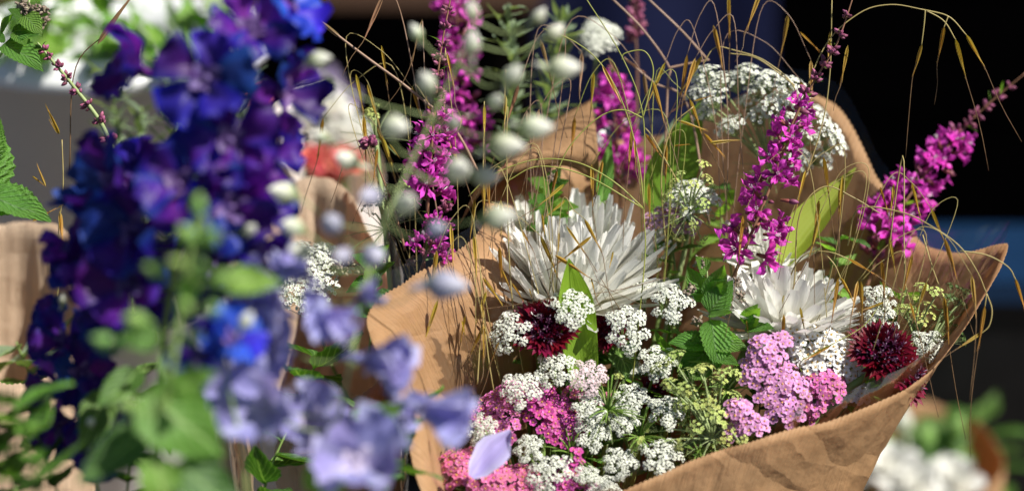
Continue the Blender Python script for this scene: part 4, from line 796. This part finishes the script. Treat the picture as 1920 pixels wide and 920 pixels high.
oat('cluster of golden oat spikelets in front of the left paper wall', [[(960, 900, 1), (920, 700, -2), (905, 560, -2), (900, 500, -2)], [(895, 720, -2), (900, 640, -2), (904, 600, -2)]],
    [(888, 440, 894, 520, -2, 912, 620), (912, 545, 892, 610, -2, 866, 690), (904, 560, 906, 620, -2, 905, 690), (906, 612, 880, 668, -2, 858, 720), (908, 610, 906, 680, -2.2, 900, 720), (936, 640, 920, 680, -2.4, 892, 760), (872, 590, 862, 650, -2, 850, 700), (866, 600, 874, 640, -2, 890, 720), (845, 420, 850, 500, -1, 846, 560), (905, 520, 945, 575, -1.6), (940, 505, 960, 550, -1.6), (960, 530, 985, 570, -1.6), (992, 540, 1002, 572, -1.6)])
oat('loose oat threads crossing the white petals and the lily blade', [[(1200, 640, .5), (1150, 560, -1), (1095, 470, -1.2), (1060, 420, -1)], [(1050, 600, -1), (1030, 520, -1.4), (1010, 450, -1.4)], [(1020, 590, -1.5), (1040, 500, -1.6), (1045, 440, -1.6), (1046, 410, -1.6)], [(900, 580, -1.6), (960, 572, -1.8), (1040, 558, -1.8), (1150, 545, -1.6), (1250, 520, -1)], [(990, 300, -1), (985, 400, -1), (992, 470, -1), (1000, 560, -1)], [(930, 330, -1), (926, 420, -1), (915, 480, -1)]], [(1150, 470, 1142, 505, -1.4), (1108, 520, 1118, 560, -1.4, 1128, 578)], 'oat', 'awn', .8)
oat('yellow oat stems in front of the broad olive leaf', [[(1480, 640, 2), (1490, 520, 1), (1500, 400, 0), (1545, 350, 0), (1600, 370, 0), (1650, 400, 0)], [(1450, 560, 2), (1470, 440, 1.5), (1500, 360, 1), (1540, 240, 1), (1556, 140, 1), (1560, 0, 1)]], [(1556, 60, 1552, 120, 1), (1650, 350, 1666, 400, 0), (1676, 344, 1668, 420, 0), (1400, 600, 1404, 640, -1.6), (1500, 575, 1510, 625, -1.6, 1526, 662), (1572, 520, 1560, 600, -1.2, 1540, 660), (1470, 588, 1466, 662, -1.8, 1462, 700)])
oat('thin oat straw lying across the white yarrow', [[(1560, 760, 1), (1500, 690, -1.8), (1530, 660, -2), (1570, 640, -2), (1620, 610, -1.6), (1650, 570, -1)]], [(1560, 646, 1505, 678, -2)], 'oat', 'strawgreen', 1.1)
oat('golden oat spikelets drooping before the dark olive leaf', [[(1250, 480, 3), (1240, 330, 2), (1260, 240, 2), (1300, 200, 2)], [(1270, 340, 2), (1225, 260, 2), (1210, 240, 2)]], [(1270, 226, 1330, 246, 2), (1262, 274, 1296, 270, 2), (1330, 268, 1392, 262, 2), (1320, 250, 1362, 298, 2), (1300, 190, 1340, 178, 2), (1210, 250, 1244, 300, 2, 1268, 340), (1190, 260, 1192, 320, 0, 1196, 380), (1130, 300, 1120, 360, 0, 1112, 420)])

# ------------------------------------------------------------------ pale lilac delphinium (foreground, bottom)
def ring(n, axis_px, r, dd, seed):
    pass
delphinium('pale lilac delphinium in open bloom at the bottom left centre', [(600, 1120, -27), (610, 900, -27), (640, 760, -27), (665, 640, -27), (690, 520, -26), (720, 420, -26), (760, 330, -25), (820, 200, -24), (870, 90, -24), (900, -30, -24)],
    [(665, 862, -31, (.15, .2, 1), 98, 'pale', 12), (782, 760, -29, (.85, -.25, .4), 96, 'pale', 55), (680, 672, -28, (.75, -.1, .5), 88, 'pale', 50), (640, 632, -29, (-.1, .5, .8), 74, 'pale', 40), (578, 520, -27, (-.5, .4, .6), 74, 'pale', 55), (520, 650, -26, (-.6, .1, .7), 80), (500, 770, -29, (-.3, .3, .9), 92), (490, 540, -24, (-.7, .1, .5), 62), (600, 585, -25, (-.2, .5, .8), 52, 'pale', 35), (675, 560, -26, (.6, .3, .6), 50, 'pale', 45), (535, 585, -25, (-.6, .3, .6), 56, 'pale', 25), (450, 730, -26, (-.7, .2, .6), 66), (585, 790, -25, (-.1, .3, .9), 72), (745, 760, -24, (.6, -.1, .7), 58, 'pale', 40)],
    [(598, 112, -21, (.9, .1, .2), 70), (800, 156, -23, (-.3, .5, .6), 78), (742, 238, -24, (.6, -.2, .7), 88), (884, 80, -24, (.2, .7, .5), 70), (884, 20, -24, (-.2, .8, .4), 62), (1058, 128, -22, (.9, .1, .3), 96), (962, 140, -22, (.5, .5, .6), 70), (1005, 240, -23, (.9, .1, .3), 82), (950, 275, -23, (.9, -.1, .3), 88), (860, 318, -24, (.4, .1, .8), 86), (936, 408, -25, (.9, .1, .3), 104), (762, 380, -26, (.4, .2, .9), 84), (692, 368, -26, (-.5, 0, .8), 80, 'budshade'), (530, 360, -22, (-.7, .1, .6), 84), (548, 425, -23, (-.6, .2, .6), 84), (620, 418, -26, (-.2, .3, .9), 100, 'budshade'), (838, 535, -27, (.9, -.1, .4), 104, 'budshade'), (1010, 30, -20, (.5, .7, .3), 56), (780, 60, -20, (-.5, .7, .3), 54), (930, 190, -20, (.5, .3, .8), 66), (560, 470, -25, (-.6, 0, .8), 80), (650, 300, -22, (-.6, .3, .7), 70), (600, 255, -20, (-.8, .3, .5), 60), (820, 430, -25, (.5, 0, .8), 80, 'budshade'), (700, 480, -25, (.2, -.2, .9), 84, 'budshade'), (640, 480, -26, (-.4, 0, .9), 84, 'budshade'), (910, 330, -22, (.8, 0, .5), 72), (1040, 60, -19, (.6, .6, .3), 58), (850, 230, -21, (.3, .4, .8), 66)],
    mat='pale', eye='eye', spur='pale', stem='stempale', sr=4, leaves=[(610, 800, -27, (.7, -.3, .4), (0, .7, .7), 90), (600, 930, -30, (.2, .8, .3), (.3, .2, 1), 120), (700, 780, -26, (.8, .2, .2), (0, .6, .8), 70)])
# ------------------------------------------------------------------ dark delphinium
delphinium('dark violet blue delphinium spike filling the left foreground', [(280, 1150, -20), (290, 900, -20), (310, 600, -20), (350, 400, -20), (400, 200, -20), (440, 60, -20), (470, -60, -20)],
    [(262, 130, -20, (-.7, .3, .5), 82), (388, 150, -25, (.05, .1, 1), 88), (468, 62, -22, (.3, .4, .9), 78), (525, 24, -20, (.8, .4, .5), 78, 'delphblue'), (518, 172, -20, (.9, 0, .5), 82), (430, 265, -24, (.2, 0, 1), 88), (488, 285, -21, (.8, 0, .6), 76), (225, 330, -20, (-.8, .1, .5), 92), (340, 350, -25, (-.1, .2, 1), 86), (430, 390, -24, (.3, .1, 1), 86), (472, 380, -21, (.8, .1, .5), 78), (190, 440, -19, (-.9, .1, .4), 86), (265, 430, -23, (-.4, .1, .9), 94), (180, 530, -20, (-.8, -.1, .5), 76), (250, 530, -23, (-.3, 0, 1), 86), (465, 470, -23, (.6, -.2, .8), 76), (220, 600, -21, (-.5, -.3, .8), 66), (400, 500, -20, (.2, .1, .9), 86), (140, 480, -18, (-.9, .1, .2), 60), (280, 340, -14, (-.2, .1, .9), 80), (400, 310, -14, (.2, .1, .9), 80), (320, 530, -15, (.1, 0, .9), 76)],
    [(470, 430, -24, (.6, .3, .7), 50), (360, 120, -18, (0, .6, .5), 46)], sr=7, leaves=[(260, 690, -21, (-.4, -.5, .5), (0, .5, .8), 130, 'leaf'), (310, 650, -21, (.6, -.6, .3), (0, .5, .8), 150, 'leaf'), (200, 730, -19, (-.3, -.8, .2), (.3, .4, .8), 130, 'leaf')])
delphinium('small dark violet delphinium side spike at the lower left', [(220, 1100, -14), (190, 950, -14), (160, 800, -14), (130, 680, -14), (110, 560, -14)],
    [(125, 640, -15, (-.4, .1, .9), 60), (150, 700, -15, (.4, 0, .9), 64), (110, 730, -14, (-.6, 0, .7), 58), (165, 770, -15, (.5, -.1, .8), 62), (120, 800, -14, (-.4, -.3, .9), 56), (210, 800, -16, (.7, -.1, .7), 52), (105, 600, -14, (-.4, .4, .8), 42), (180, 840, -15, (.2, -.2, .9), 54)],
    [(118, 560, -14, (0, .9, .3), 40), (170, 790, -17, (.3, .4, .8), 36), (218, 740, -17, (.4, .4, .8), 36)], sr=4)
delphinium('lone vivid blue and violet delphinium side shoot above the pale blooms', [(470, 1000, -30), (455, 850, -30), (430, 730, -30), (420, 660, -30)],
    [(432, 640, -30, (.5, .4, .8), 62, 'delphblue'), (388, 672, -31, (-.5, .2, .9), 62)], [(462, 600, -30, (.5, .8, .3), 46)], sr=4)
# ------------------------------------------------------------------ green budded shoot in the very front
delphinium('green budded delphinium shoot with broad leaves in the near foreground', [(265, 1120, -36), (285, 900, -36), (310, 760, -36), (330, 640, -36), (345, 540, -36), (365, 430, -36), (375, 360, -36)],
    [], [(372, 385, -37, (.1, .9, .3), 60), (350, 440, -37, (-.4, .6, .6), 62, 'budgreen'), (395, 445, -37, (.5, .5, .6), 64), (330, 492, -37, (-.6, .3, .7), 62, 'budgreen'), (375, 500, -38, (.1, .3, .9), 66, 'budgreen'), (415, 525, -37, (.8, .2, .5), 70, 'budgreen'), (290, 505, -36, (-.8, .3, .4), 56, 'budgreen'), (400, 580, -38, (.5, .1, .8), 74, 'budgreen'), (345, 575, -38, (.1, .1, 1), 60), (255, 600, -36, (-.8, .2, .5), 60, 'budgreen'), (195, 640, -35, (-.8, .3, .4), 64, 'budgreen'), (365, 630, -37, (.5, -.1, .8), 56, 'budgreen'), (240, 760, -37, (-.7, .4, .6), 56, 'budgreen'), (380, 420, -36, (0, .7, .5), 56)],
    sr=8, stem='stem', budmat='budgreen', leaves=[(268, 738, -36, (.76, -.5, .2), (-.1, .35, .93), 205), (320, 740, -37, (.5, .35, .4), (0, .5, .9), 110), (420, 530, -36, (.8, .1, .2), (0, .5, .8), 110), (300, 640, -36, (-.7, .2, .3), (0, .6, .8), 90), (290, 860, -36, (.3, -.9, .2), (.2, .3, .9), 120), (330, 870, -35, (.8, -.5, .2), (.2, .5, .9), 170, 'leaf'), (280, 800, -34, (-.7, -.6, .2), (.2, .5, .9), 170, 'leaf'), (340, 560, -37, (.5, .7, .2), (.2, .3, .9), 80)])
# fallen petal
a = at(958, 806, -7); pt_ = tag(put('fallen_petal', MB().petal(I4, lambda t: (.1, .5, .95, 1, .8, .62, .2)[int(t * 6 + .01)], .27, 6, 4, curl=.5, cup=.3, wave=.12, seed=4).mesh('fallen_petal', M['pale']), frame(a, at(884, 902, -7.5) - a, T(.1, .5, .9)) @ S((at(884, 902, -7.5) - a).length)), 'loose pale lilac petal fallen onto the rose yarrow', 'petal')

# ------------------------------------------------------------------ neighbouring bouquets and stall things
def small_wrap(label, rim, foot, mat, group='neighbouring bouquet wraps', amp=.003, film=False):
    global RIM, WAIST
    keep = RIM, WAIST; RIM = rim; WAIST = at(*foot)
    t = thing('paper_wrap', label, 'paper wrap', WAIST, group)
    p = wpart('paper_sheet', cone(200, 20, 0, 0, .0008, amp, rnd(0, 9)), mat, t); s_ = p.modifiers.new('thick', 'SOLIDIFY'); s_.thickness = .0005
    if film: wpart('clear_film', cone(120, 20, .015, .006, 0, amp, rnd(0, 9)), M['film'], t)
    RIM, WAIST = keep; return t
M['tissue'] = kraft_mat('white tissue', (.74, .73, .72), (.8, .79, .78), .3)
M['red'] = petal_mat('red petal', (.72, .1, .08), (.8, .2, .18), trans=.3, var=.2)
M['lilacpetal'] = petal_mat('dusty lilac petal', (.4, .33, .5), (.5, .42, .6), trans=.3, var=.2)
red_petal = [MB().petal(I4, P_obov, .38, 5, 4, curl=c, cup=.3, wave=.12, seed=k).mesh('petal', M['red']) for k, c in enumerate((.3, .6, .9))]
lil_petal = [MB().petal(I4, P_obov, .38, 5, 4, curl=c, cup=.3, wave=.12, seed=k).mesh('petal', M['lilacpetal']) for k, c in enumerate((.3, .6, .9))]
cream_petal = [MB().petal(I4, P_obov, .34, 5, 4, curl=c, cup=.3, wave=.1, seed=k).mesh('petal', M['white']) for k, c in enumerate((.1, .4, .8))]
def rosette(label, px, py, dd, n, rpx, meshes, group, foot, name='carnation', rows=((9, 5, 1), (8, 28, .9), (7, 50, .75), (5, 70, .55))):
    c = at(px, py, dd); n = n.normalized(); r = rpx * PX(dd); t = thing(name, label, name, c, group)
    wpart('stem', MB().tube([c, lerp(c, at(*foot), .3) - V((0, 0, .02)), at(*foot)], .003, .003, k=8), M['stem'], t)
    for li, (num, el, ln) in enumerate(rows):
        for i in range(num):
            a = 2 * math.pi * (i + .5 * (li % 2)) / num + rnd(-.2, .2); e = R(el + rnd(-8, 8)); rad = rot_about(n, a); x = rad * math.cos(e) + n * math.sin(e); z = n * math.cos(e) - rad * math.sin(e)
            put('petal', random.choice(meshes), frame(c, x, z) @ S(r * ln * rnd(.9, 1.1)), t)
    return t
small_wrap('brown kraft wrap of the bouquet behind the delphiniums', [(440, 600, 3), (500, 720, 0), (620, 760, -1), (720, 700, 1), (735, 560, 5), (690, 430, 10), (640, 350, 13), (570, 335, 14), (490, 400, 12), (440, 500, 8)], (640, 1500, 8), M['kraftpale'], film=True)
small_wrap('tan kraft wrap at the left edge of the picture', [(-160, 520, 6), (-60, 680, 3), (60, 720, 3), (150, 640, 5), (175, 520, 8), (120, 430, 12), (0, 420, 14), (-120, 450, 12)], (40, 1500, 8), M['kraftpale'])
small_wrap('white tissue wrap with red carnations in front of the dark wall', [(470, 320, 44), (540, 400, 40), (640, 405, 40), (715, 340, 42), (690, 260, 50), (640, 180, 54), (570, 170, 54), (500, 220, 50)], (600, 1250, 46), M['tissue'])
for lab, x, y, r in (('red carnation on the left in the white tissue wrap', 585, 305, 36), ('red carnation on the right in the white tissue wrap', 645, 312, 34), ('red carnation at the front of the white tissue wrap', 612, 335, 32)):
    rosette(lab, x, y, 42, T(.1, .7, .6), r * 1.2, red_petal, 'red carnations', (600, 800, 45))
rosette('red carnation glimpsed between the dark delphinium petals', 484, 182, 24, T(0, .5, .8), 26, red_petal, 'red carnations', (560, 700, 29))
for lab, x, y, r in (('added white bloom at the left in the white tissue wrap', 570, 235, 44), ('added white bloom at the right in the white tissue wrap', 650, 255, 44), ('added white bloom at the top of the white tissue wrap', 612, 205, 46), ('added white bloom just above the red carnations', 610, 262, 40)):
    rosette(lab, x, y, 44, T(.1, .8, .5), r * 1.15, cream_petal, 'added white blooms in the tissue wrap', (600, 800, 46), 'bloom')  # added blooms turned to the sun, standing in for brightly lit white tissue
for lab, x, y, r in (('dusty lilac bloom at the top of the white tissue wrap', 600, 158, 44), ('dusty lilac bloom right of its twin above the tissue wrap', 648, 190, 36)):
    rosette(lab, x, y, 48, T(0, .7, .6), r, lil_petal, 'lilac blooms', (600, 800, 47), 'bloom')

# grey white bucket on a crate with greenery
M['crate'] = plain_mat('crate wood', (.12, .08, .05), (.2, .14, .09), 8, rough=.8, stretch=(1, 10, 10))
bc = at(150, 120, 30); bz = bc.z - .36
crt = thing('wooden_crate', 'wooden crate raising the grey white bucket', 'crate', V((bc.x, bc.y + .12, .316)))
hz = bz - .316
for sy in (-1, 1):
    for k in range(4): put('slat', MB().box(I4, .34, .012, hz * .2).mesh('slat', M['crate'], False), Matrix.Translation((bc.x, bc.y + .12 + sy * .17, .316 + hz * (.11 + .245 * k))), crt)
for sx in (-1, 1):
    for k in range(4): put('slat', MB().box(I4, .012, .325, hz * .2).mesh('slat', M['crate'], False), Matrix.Translation((bc.x + sx * .165, bc.y + .12, .316 + hz * (.11 + .245 * k))), crt)
put('top_board', MB().box(I4, .36, .36, .012).mesh('top_board', M['crate'], False), Matrix.Translation((bc.x, bc.y + .12, bz - .007)), crt)
bucket('grey white plastic bucket at the upper left', V((bc.x, bc.y + .12, bz)), .115, .36, M['plasticwhite'])
for i, (lab, p) in enumerate((('yellow green leafy stem in the grey bucket at its left', [(120, 260, 40), (80, 100, 40), (60, 20, 38), (50, -60, 38)]), ('yellow green leafy stem in the middle of the grey bucket', [(160, 260, 42), (190, 90, 42), (200, 10, 40), (220, -60, 40)]),
        ('yellow green leafy stem leaning right out of the grey bucket', [(200, 260, 40), (290, 100, 38), (350, 40, 36), (420, -20, 34)]), ('low leafy stem at the front rim of the grey bucket', [(130, 260, 36), (100, 120, 32), (70, 70, 30), (20, 50, 29)]), ('low leafy stem over the middle rim of the grey bucket', [(160, 260, 36), (180, 120, 33), (220, 70, 31), (280, 60, 30)]), ('leafy stem at the back of the grey bucket', [(150, 240, 46), (140, 80, 46), (130, 20, 46), (120, -60, 46)]), ('leafy stem hanging over the right rim of the grey bucket', [(220, 260, 40), (300, 130, 34), (350, 120, 31), (390, 180, 30)]))):
    leafy(lab, p, 18, 80, ['leafbright', 'leafgrey', 'leafbright'], group='greenery in the grey bucket', spread=1.2, f0=.3)
for lab, p, ms in (('silver leafy sprig against the right side of the grey bucket', [(250, 600, 20), (240, 420, 20), (225, 280, 20), (200, 120, 20)], ['leafgrey']), ('silver leafy sprig low before the grey bucket', [(290, 640, 18), (270, 460, 18), (260, 360, 18), (265, 200, 18)], ['leafgrey']), ('silver grey leafy sprig in front of the grey bucket', [(320, 560, 14), (320, 380, 14), (330, 240, 14), (310, 110, 14)], ['leafgrey']), ('pale leafy sprig right behind the dark delphinium', [(420, 500, 10), (440, 330, 10), (450, 200, 10), (440, 60, 10)], ['leafgrey', 'leafbright']), ('silver leafy sprig between the delphiniums at the top', [(930, 420, 12), (950, 280, 12), (960, 150, 12), (950, 10, 12)], ['leafgrey', 'leafbright']), ('silver leafy sprig leaning right above the paper fold', [(980, 420, 13), (1010, 260, 13), (1040, 140, 13), (1060, 30, 13)], ['leafgrey']),
        ('green leafy sprig in the left kraft wrap', [(90, 900, 9), (70, 800, 9), (60, 720, 9), (30, 640, 9)], ['leaf', 'leafgrey']), ('green leafy sprig below the dark side spike', [(90, 1080, -24), (70, 940, -24), (50, 840, -24), (20, 740, -24)], ['leaf', 'leafbright']), ('leafy sprig behind the pale delphinium blooms', [(480, 1050, -4), (500, 900, -4), (560, 760, -3), (600, 660, -2)], ['leaf']), ('dark leafy sprig at the bottom left corner', [(60, 1100, -15), (40, 980, -15), (20, 880, -14), (-20, 760, -13)], ['leaf']), ('dark leafy sprig right of the bottom left corner', [(150, 1150, -13), (130, 1000, -13), (100, 900, -12), (60, 790, -12)], ['leaf']), ('leafy sprig low in the left foreground', [(230, 1050, -10), (240, 900, -10), (260, 780, -10), (240, 690, -10)], ['leaf']), ('leafy sprig under the pale open bloom', [(700, 1050, -14), (720, 920, -13), (740, 830, -12), (730, 760, -11)], ['leaf', 'leafbright'])):
    if lab.startswith(('silver', 'pale')): leafy(lab, p, 60, 62, ms, group='leafy sprigs around the delphiniums', spread=1.0, f0=.15, up=1.2, narrow='grey')
    else: leafy(lab, p, 14, 120, ms, group='leafy sprigs around the delphiniums', spread=1.1, f0=.2)

# background bouquet at the lower right, blue crate, navy cloth, wooden rail
small_wrap('blurred kraft wrap of white flowers at the lower right', [(1560, 860, 58), (1640, 960, 54), (1780, 960, 54), (1880, 880, 56), (1840, 800, 64), (1760, 760, 68), (1660, 745, 68), (1590, 790, 64)], (1700, 1500, 62), M['kraft'])
for lab, x, y, r, dd in (('blurred white bloom at the lower right near the paper edge', 1668, 885, 62, 56), ('blurred white bloom at the right bottom corner', 1790, 905, 56, 56), ('blurred white bloom between the two lower right ones', 1715, 915, 56, 55)):
    rosette(lab, x, y, dd, T(0, .6, .8), r, cream_petal, 'white blooms at the lower right', (1700, 1300, 60), 'bloom')
delphinium('blurred green budded stem behind the lower right white blooms', [(1700, 1200, 60), (1705, 960, 60), (1700, 850, 60), (1695, 760, 60)], [], [(1692, 790, 58, (0, .9, .3), 90), (1735, 820, 58, (.2, .9, .2), 80, 'budgreen'), (1660, 830, 58, (-.3, .9, .2), 70, 'budgreen'), (1795, 800, 58, (.3, .9, .2), 76, 'budgreen'), (1630, 840, 58, (-.4, .8, .2), 60, 'budgreen')], stem='stem', sr=5, leaves=[(1700, 860, 59, (.8, .4, .2), (0, .5, .8), 130, 'leaf'), (1700, 870, 59, (-.8, .3, .2), (0, .5, .8), 130, 'leaf'), (1700, 820, 60, (.9, -.1, .2), (0, .5, .8), 150, 'leaf'), (1690, 700, 64, (-.4, .8, .2), (0, .2, 1), 110, 'leafgrey')])
leafy('dark blurred leafy stem at the right bottom corner', [(1840, 1150, 66), (1850, 960, 66), (1850, 860, 66), (1830, 760, 66)], 14, 120, ['leaf'], group='leafy sprigs at the lower right')
leafy('grey green blurred leafy stem under the paper corner', [(1620, 1000, 66), (1630, 820, 66), (1640, 720, 66), (1660, 660, 66)], 12, 90, ['leafgrey', 'leaf'], group='leafy sprigs at the lower right')
M['blue'] = plain_mat('blue plastic', (.005, .02, .055), (.007, .026, .068), 20, rough=.35)
cb = at(1935, 560, 75); crb = thing('blue_crate', 'blue plastic crate at the right edge behind the bouquet', 'crate', V((cb.x, cb.y, .316)))
hh = cb.z - .316
for sy in (-1, 1): put('side', MB().box(I4, .36, .012, hh).mesh('side', M['plasticblack'], False), Matrix.Translation((cb.x + .08, cb.y + .05 + sy * .05, .316 + hh / 2)), crb)  # sides coloured black: the shade below the lid is painted in
for sx in (-1, 1): put('side', MB().box(I4, .012, .085, hh).mesh('side', M['plasticblack'], False), Matrix.Translation((cb.x + .08 + sx * .172, cb.y + .05, .316 + hh / 2)), crb)
put('lid', MB().box(I4, .39, .17, .02).mesh('lid', M['blue'], False), Matrix.Translation((cb.x + .08, cb.y + .07, .316 + hh + .011)), crb)
M['navy'] = plain_mat('navy cloth', (.0018, .0045, .034), (.003, .007, .046), 8, rough=.9)
rows = [[(lerp(at(1000, 0, 150), at(1450, 0, 150), i / 30) + V((0, .006 * math.sin(i * .35 + j * .05), .25 - j * .03)), (i / 30, j / 24)) for i in range(31)] for j in range(25)]
nav = thing('navy_cloth', 'navy blue cloth hanging on the dark wall', 'cloth', rows[-1][15][0]); nc = wpart('fabric', MB().grid(rows), M['navy'], nav); sl = nc.modifiers.new('thick', 'SOLIDIFY'); sl.thickness = .002
M['rail'] = plain_mat('brown rail wood', (.08, .042, .024), (.12, .065, .04), 6, rough=.7, stretch=(1, 10, 10))
rl = at(690, -34, 120); ra_ = thing('wooden_rail', 'brown wooden rail across the dark wall at the top', 'rail', V((rl.x, rl.y, .0)))
put('beam', MB().box(I4, .62, .04, .07).mesh('beam', M['rail'], False), Matrix.Translation((rl.x - .12, rl.y, rl.z + .01)), ra_)
for sx in (-1, 1): put('post', MB().box(I4, .04, .04, rl.z - .03).mesh('post', M['board'], False), Matrix.Translation((rl.x - .12 + sx * .28, rl.y + .042, (rl.z - .03) / 2)), ra_)

# ------------------------------------------------------------------ more thin oat strands
def strands(label, x0, x1, y0, y1, foot, n, dd, ln=(70, 90), stem='straw', sr=.9, mat='oat', arch=1):
    st = []; sp = []
    for i in range(n):
        ax = rnd(x0, x1); ay = rnd(y0, y1); side = random.choice((-1, 1)) if arch else (1 if ax > foot[0] else -1); w_ = rnd(30, 110) * side; z = dd + rnd(-1.2, 1.2)
        bx, by = ax + w_ * 1.3, ay + rnd(30, 110)
        st.append([(foot[0] + rnd(-30, 30), foot[1], z + 1.5), (lerp(foot[0], ax, .55) - w_ * .15, lerp(foot[1], ay, .55), z), (ax, ay, z), (ax + w_ * .7, ay + rnd(0, 22), z), (bx, by, z)])
        L_ = rnd(*ln); an = rnd(-.1, .5) * side; tx, ty = bx + math.sin(an) * L_, by + math.cos(an) * L_
        sp.append((bx, by, tx, ty, z, tx + math.sin(an + rnd(-.2, .2)) * L_ * rnd(1.1, 2), ty + L_ * rnd(1.1, 1.9)))
        if rnd(0, 1) < .6:
            mx, my = ax + w_ * .7, ay + 10; an = rnd(-.3, .3); sp.append((mx, my, mx + math.sin(an) * L_, my + math.cos(an) * L_, z, mx + math.sin(an) * L_ * 2.4, my + L_ * 2.3))
    oat(label, st, sp, mat, stem, sr)
strands('tuft of thin golden oat strands over the big fluffy chrysanthemum', 930, 1150, 240, 400, (1040, 680), 4, -1.0)
strands('tuft of thin oat strands beside the looping green stems', 1130, 1300, 120, 260, (1230, 560), 5, 1.5, stem='strawgreen')
strands('tuft of dry oat strands above the paper fold', 900, 1080, 40, 200, (1000, 480), 5, 3, stem='strawbrown', mat='oatdry')
strands('tuft of golden oat strands round the broad olive leaf', 1480, 1680, 280, 420, (1540, 640), 5, 0)
strands('tuft of oat strands falling over the right paper rim', 1680, 1800, 380, 480, (1640, 720), 4, -2)
strands('tuft of thin oat strands above the navy cloth', 1240, 1480, 10, 110, (1380, 460), 5, 3.5, stem='strawbrown')
strands('tuft of oat strands between left loosestrife and the bud spray', 640, 860, 60, 260, (780, 560), 5, 2, stem='straw')
strands('tuft of thin golden oat strands before the left paper wall', 850, 930, 380, 480, (920, 720), 3, -2)
# feathery green thread leaves between the lower umbels
def thready(label, px, py, dd, n, lpx):
    c = at(px, py, dd); t = thing('thread_leaf', label, 'foliage', c, 'feathery thread leaves low in the bouquet'); k = PX(dd)
    wpart('stem', MB().tube(stem_path(c, up_, .1), .0012, .0014, k=8), M['strawgreen'], t)
    for i in range(n):
        d = (up_ * rnd(-.1, 1) + rot_about(up_, rnd(0, 6.3)) * rnd(.4, 1)).normalized(); L_ = lpx * k * rnd(.6, 1.1); e = c + d * L_ + V((0, 0, -.12 * L_))
        wpart('thread', MB().tube([c, c + d * L_ * .5, e], .0007, .0003, n=4, k=5), M['needle'], t)
M['needle'] = plain_mat('thread leaf green', (.14, .26, .04), (.26, .4, .08), 90, rough=.5, trans=.3)
for a in (('feathery green threads right of the hot pink yarrow', 1140, 770, -2.6, 26, 75), ('feathery green threads below the centre umbels', 1200, 820, -2.4, 24, 70), ('feathery green threads behind the yellow green seed head', 1290, 760, -1, 26, 80), ('feathery green threads left of the lilac pink yarrow', 1370, 730, -1.4, 24, 70), ('feathery green threads beside the bottom cream umbel', 1070, 850, -3, 20, 60), ('feathery green threads under the mint leaves', 1280, 680, -.6, 22, 70), ('feathery green threads above the front paper rim', 1310, 850, -3, 22, 60)): thready(*a)
seedhead('yellow green seed umbel tucked left of the lilac pink yarrow', (1345, 800, -2), [(1310, 690), (1290, 735), (1355, 700), (1330, 760), (1380, 740), (1270, 760), (1300, 810), (1360, 830), (1330, 850), (1395, 835), (1270, 840)], -3, upx=15, stemto=(1380, 900, -2))
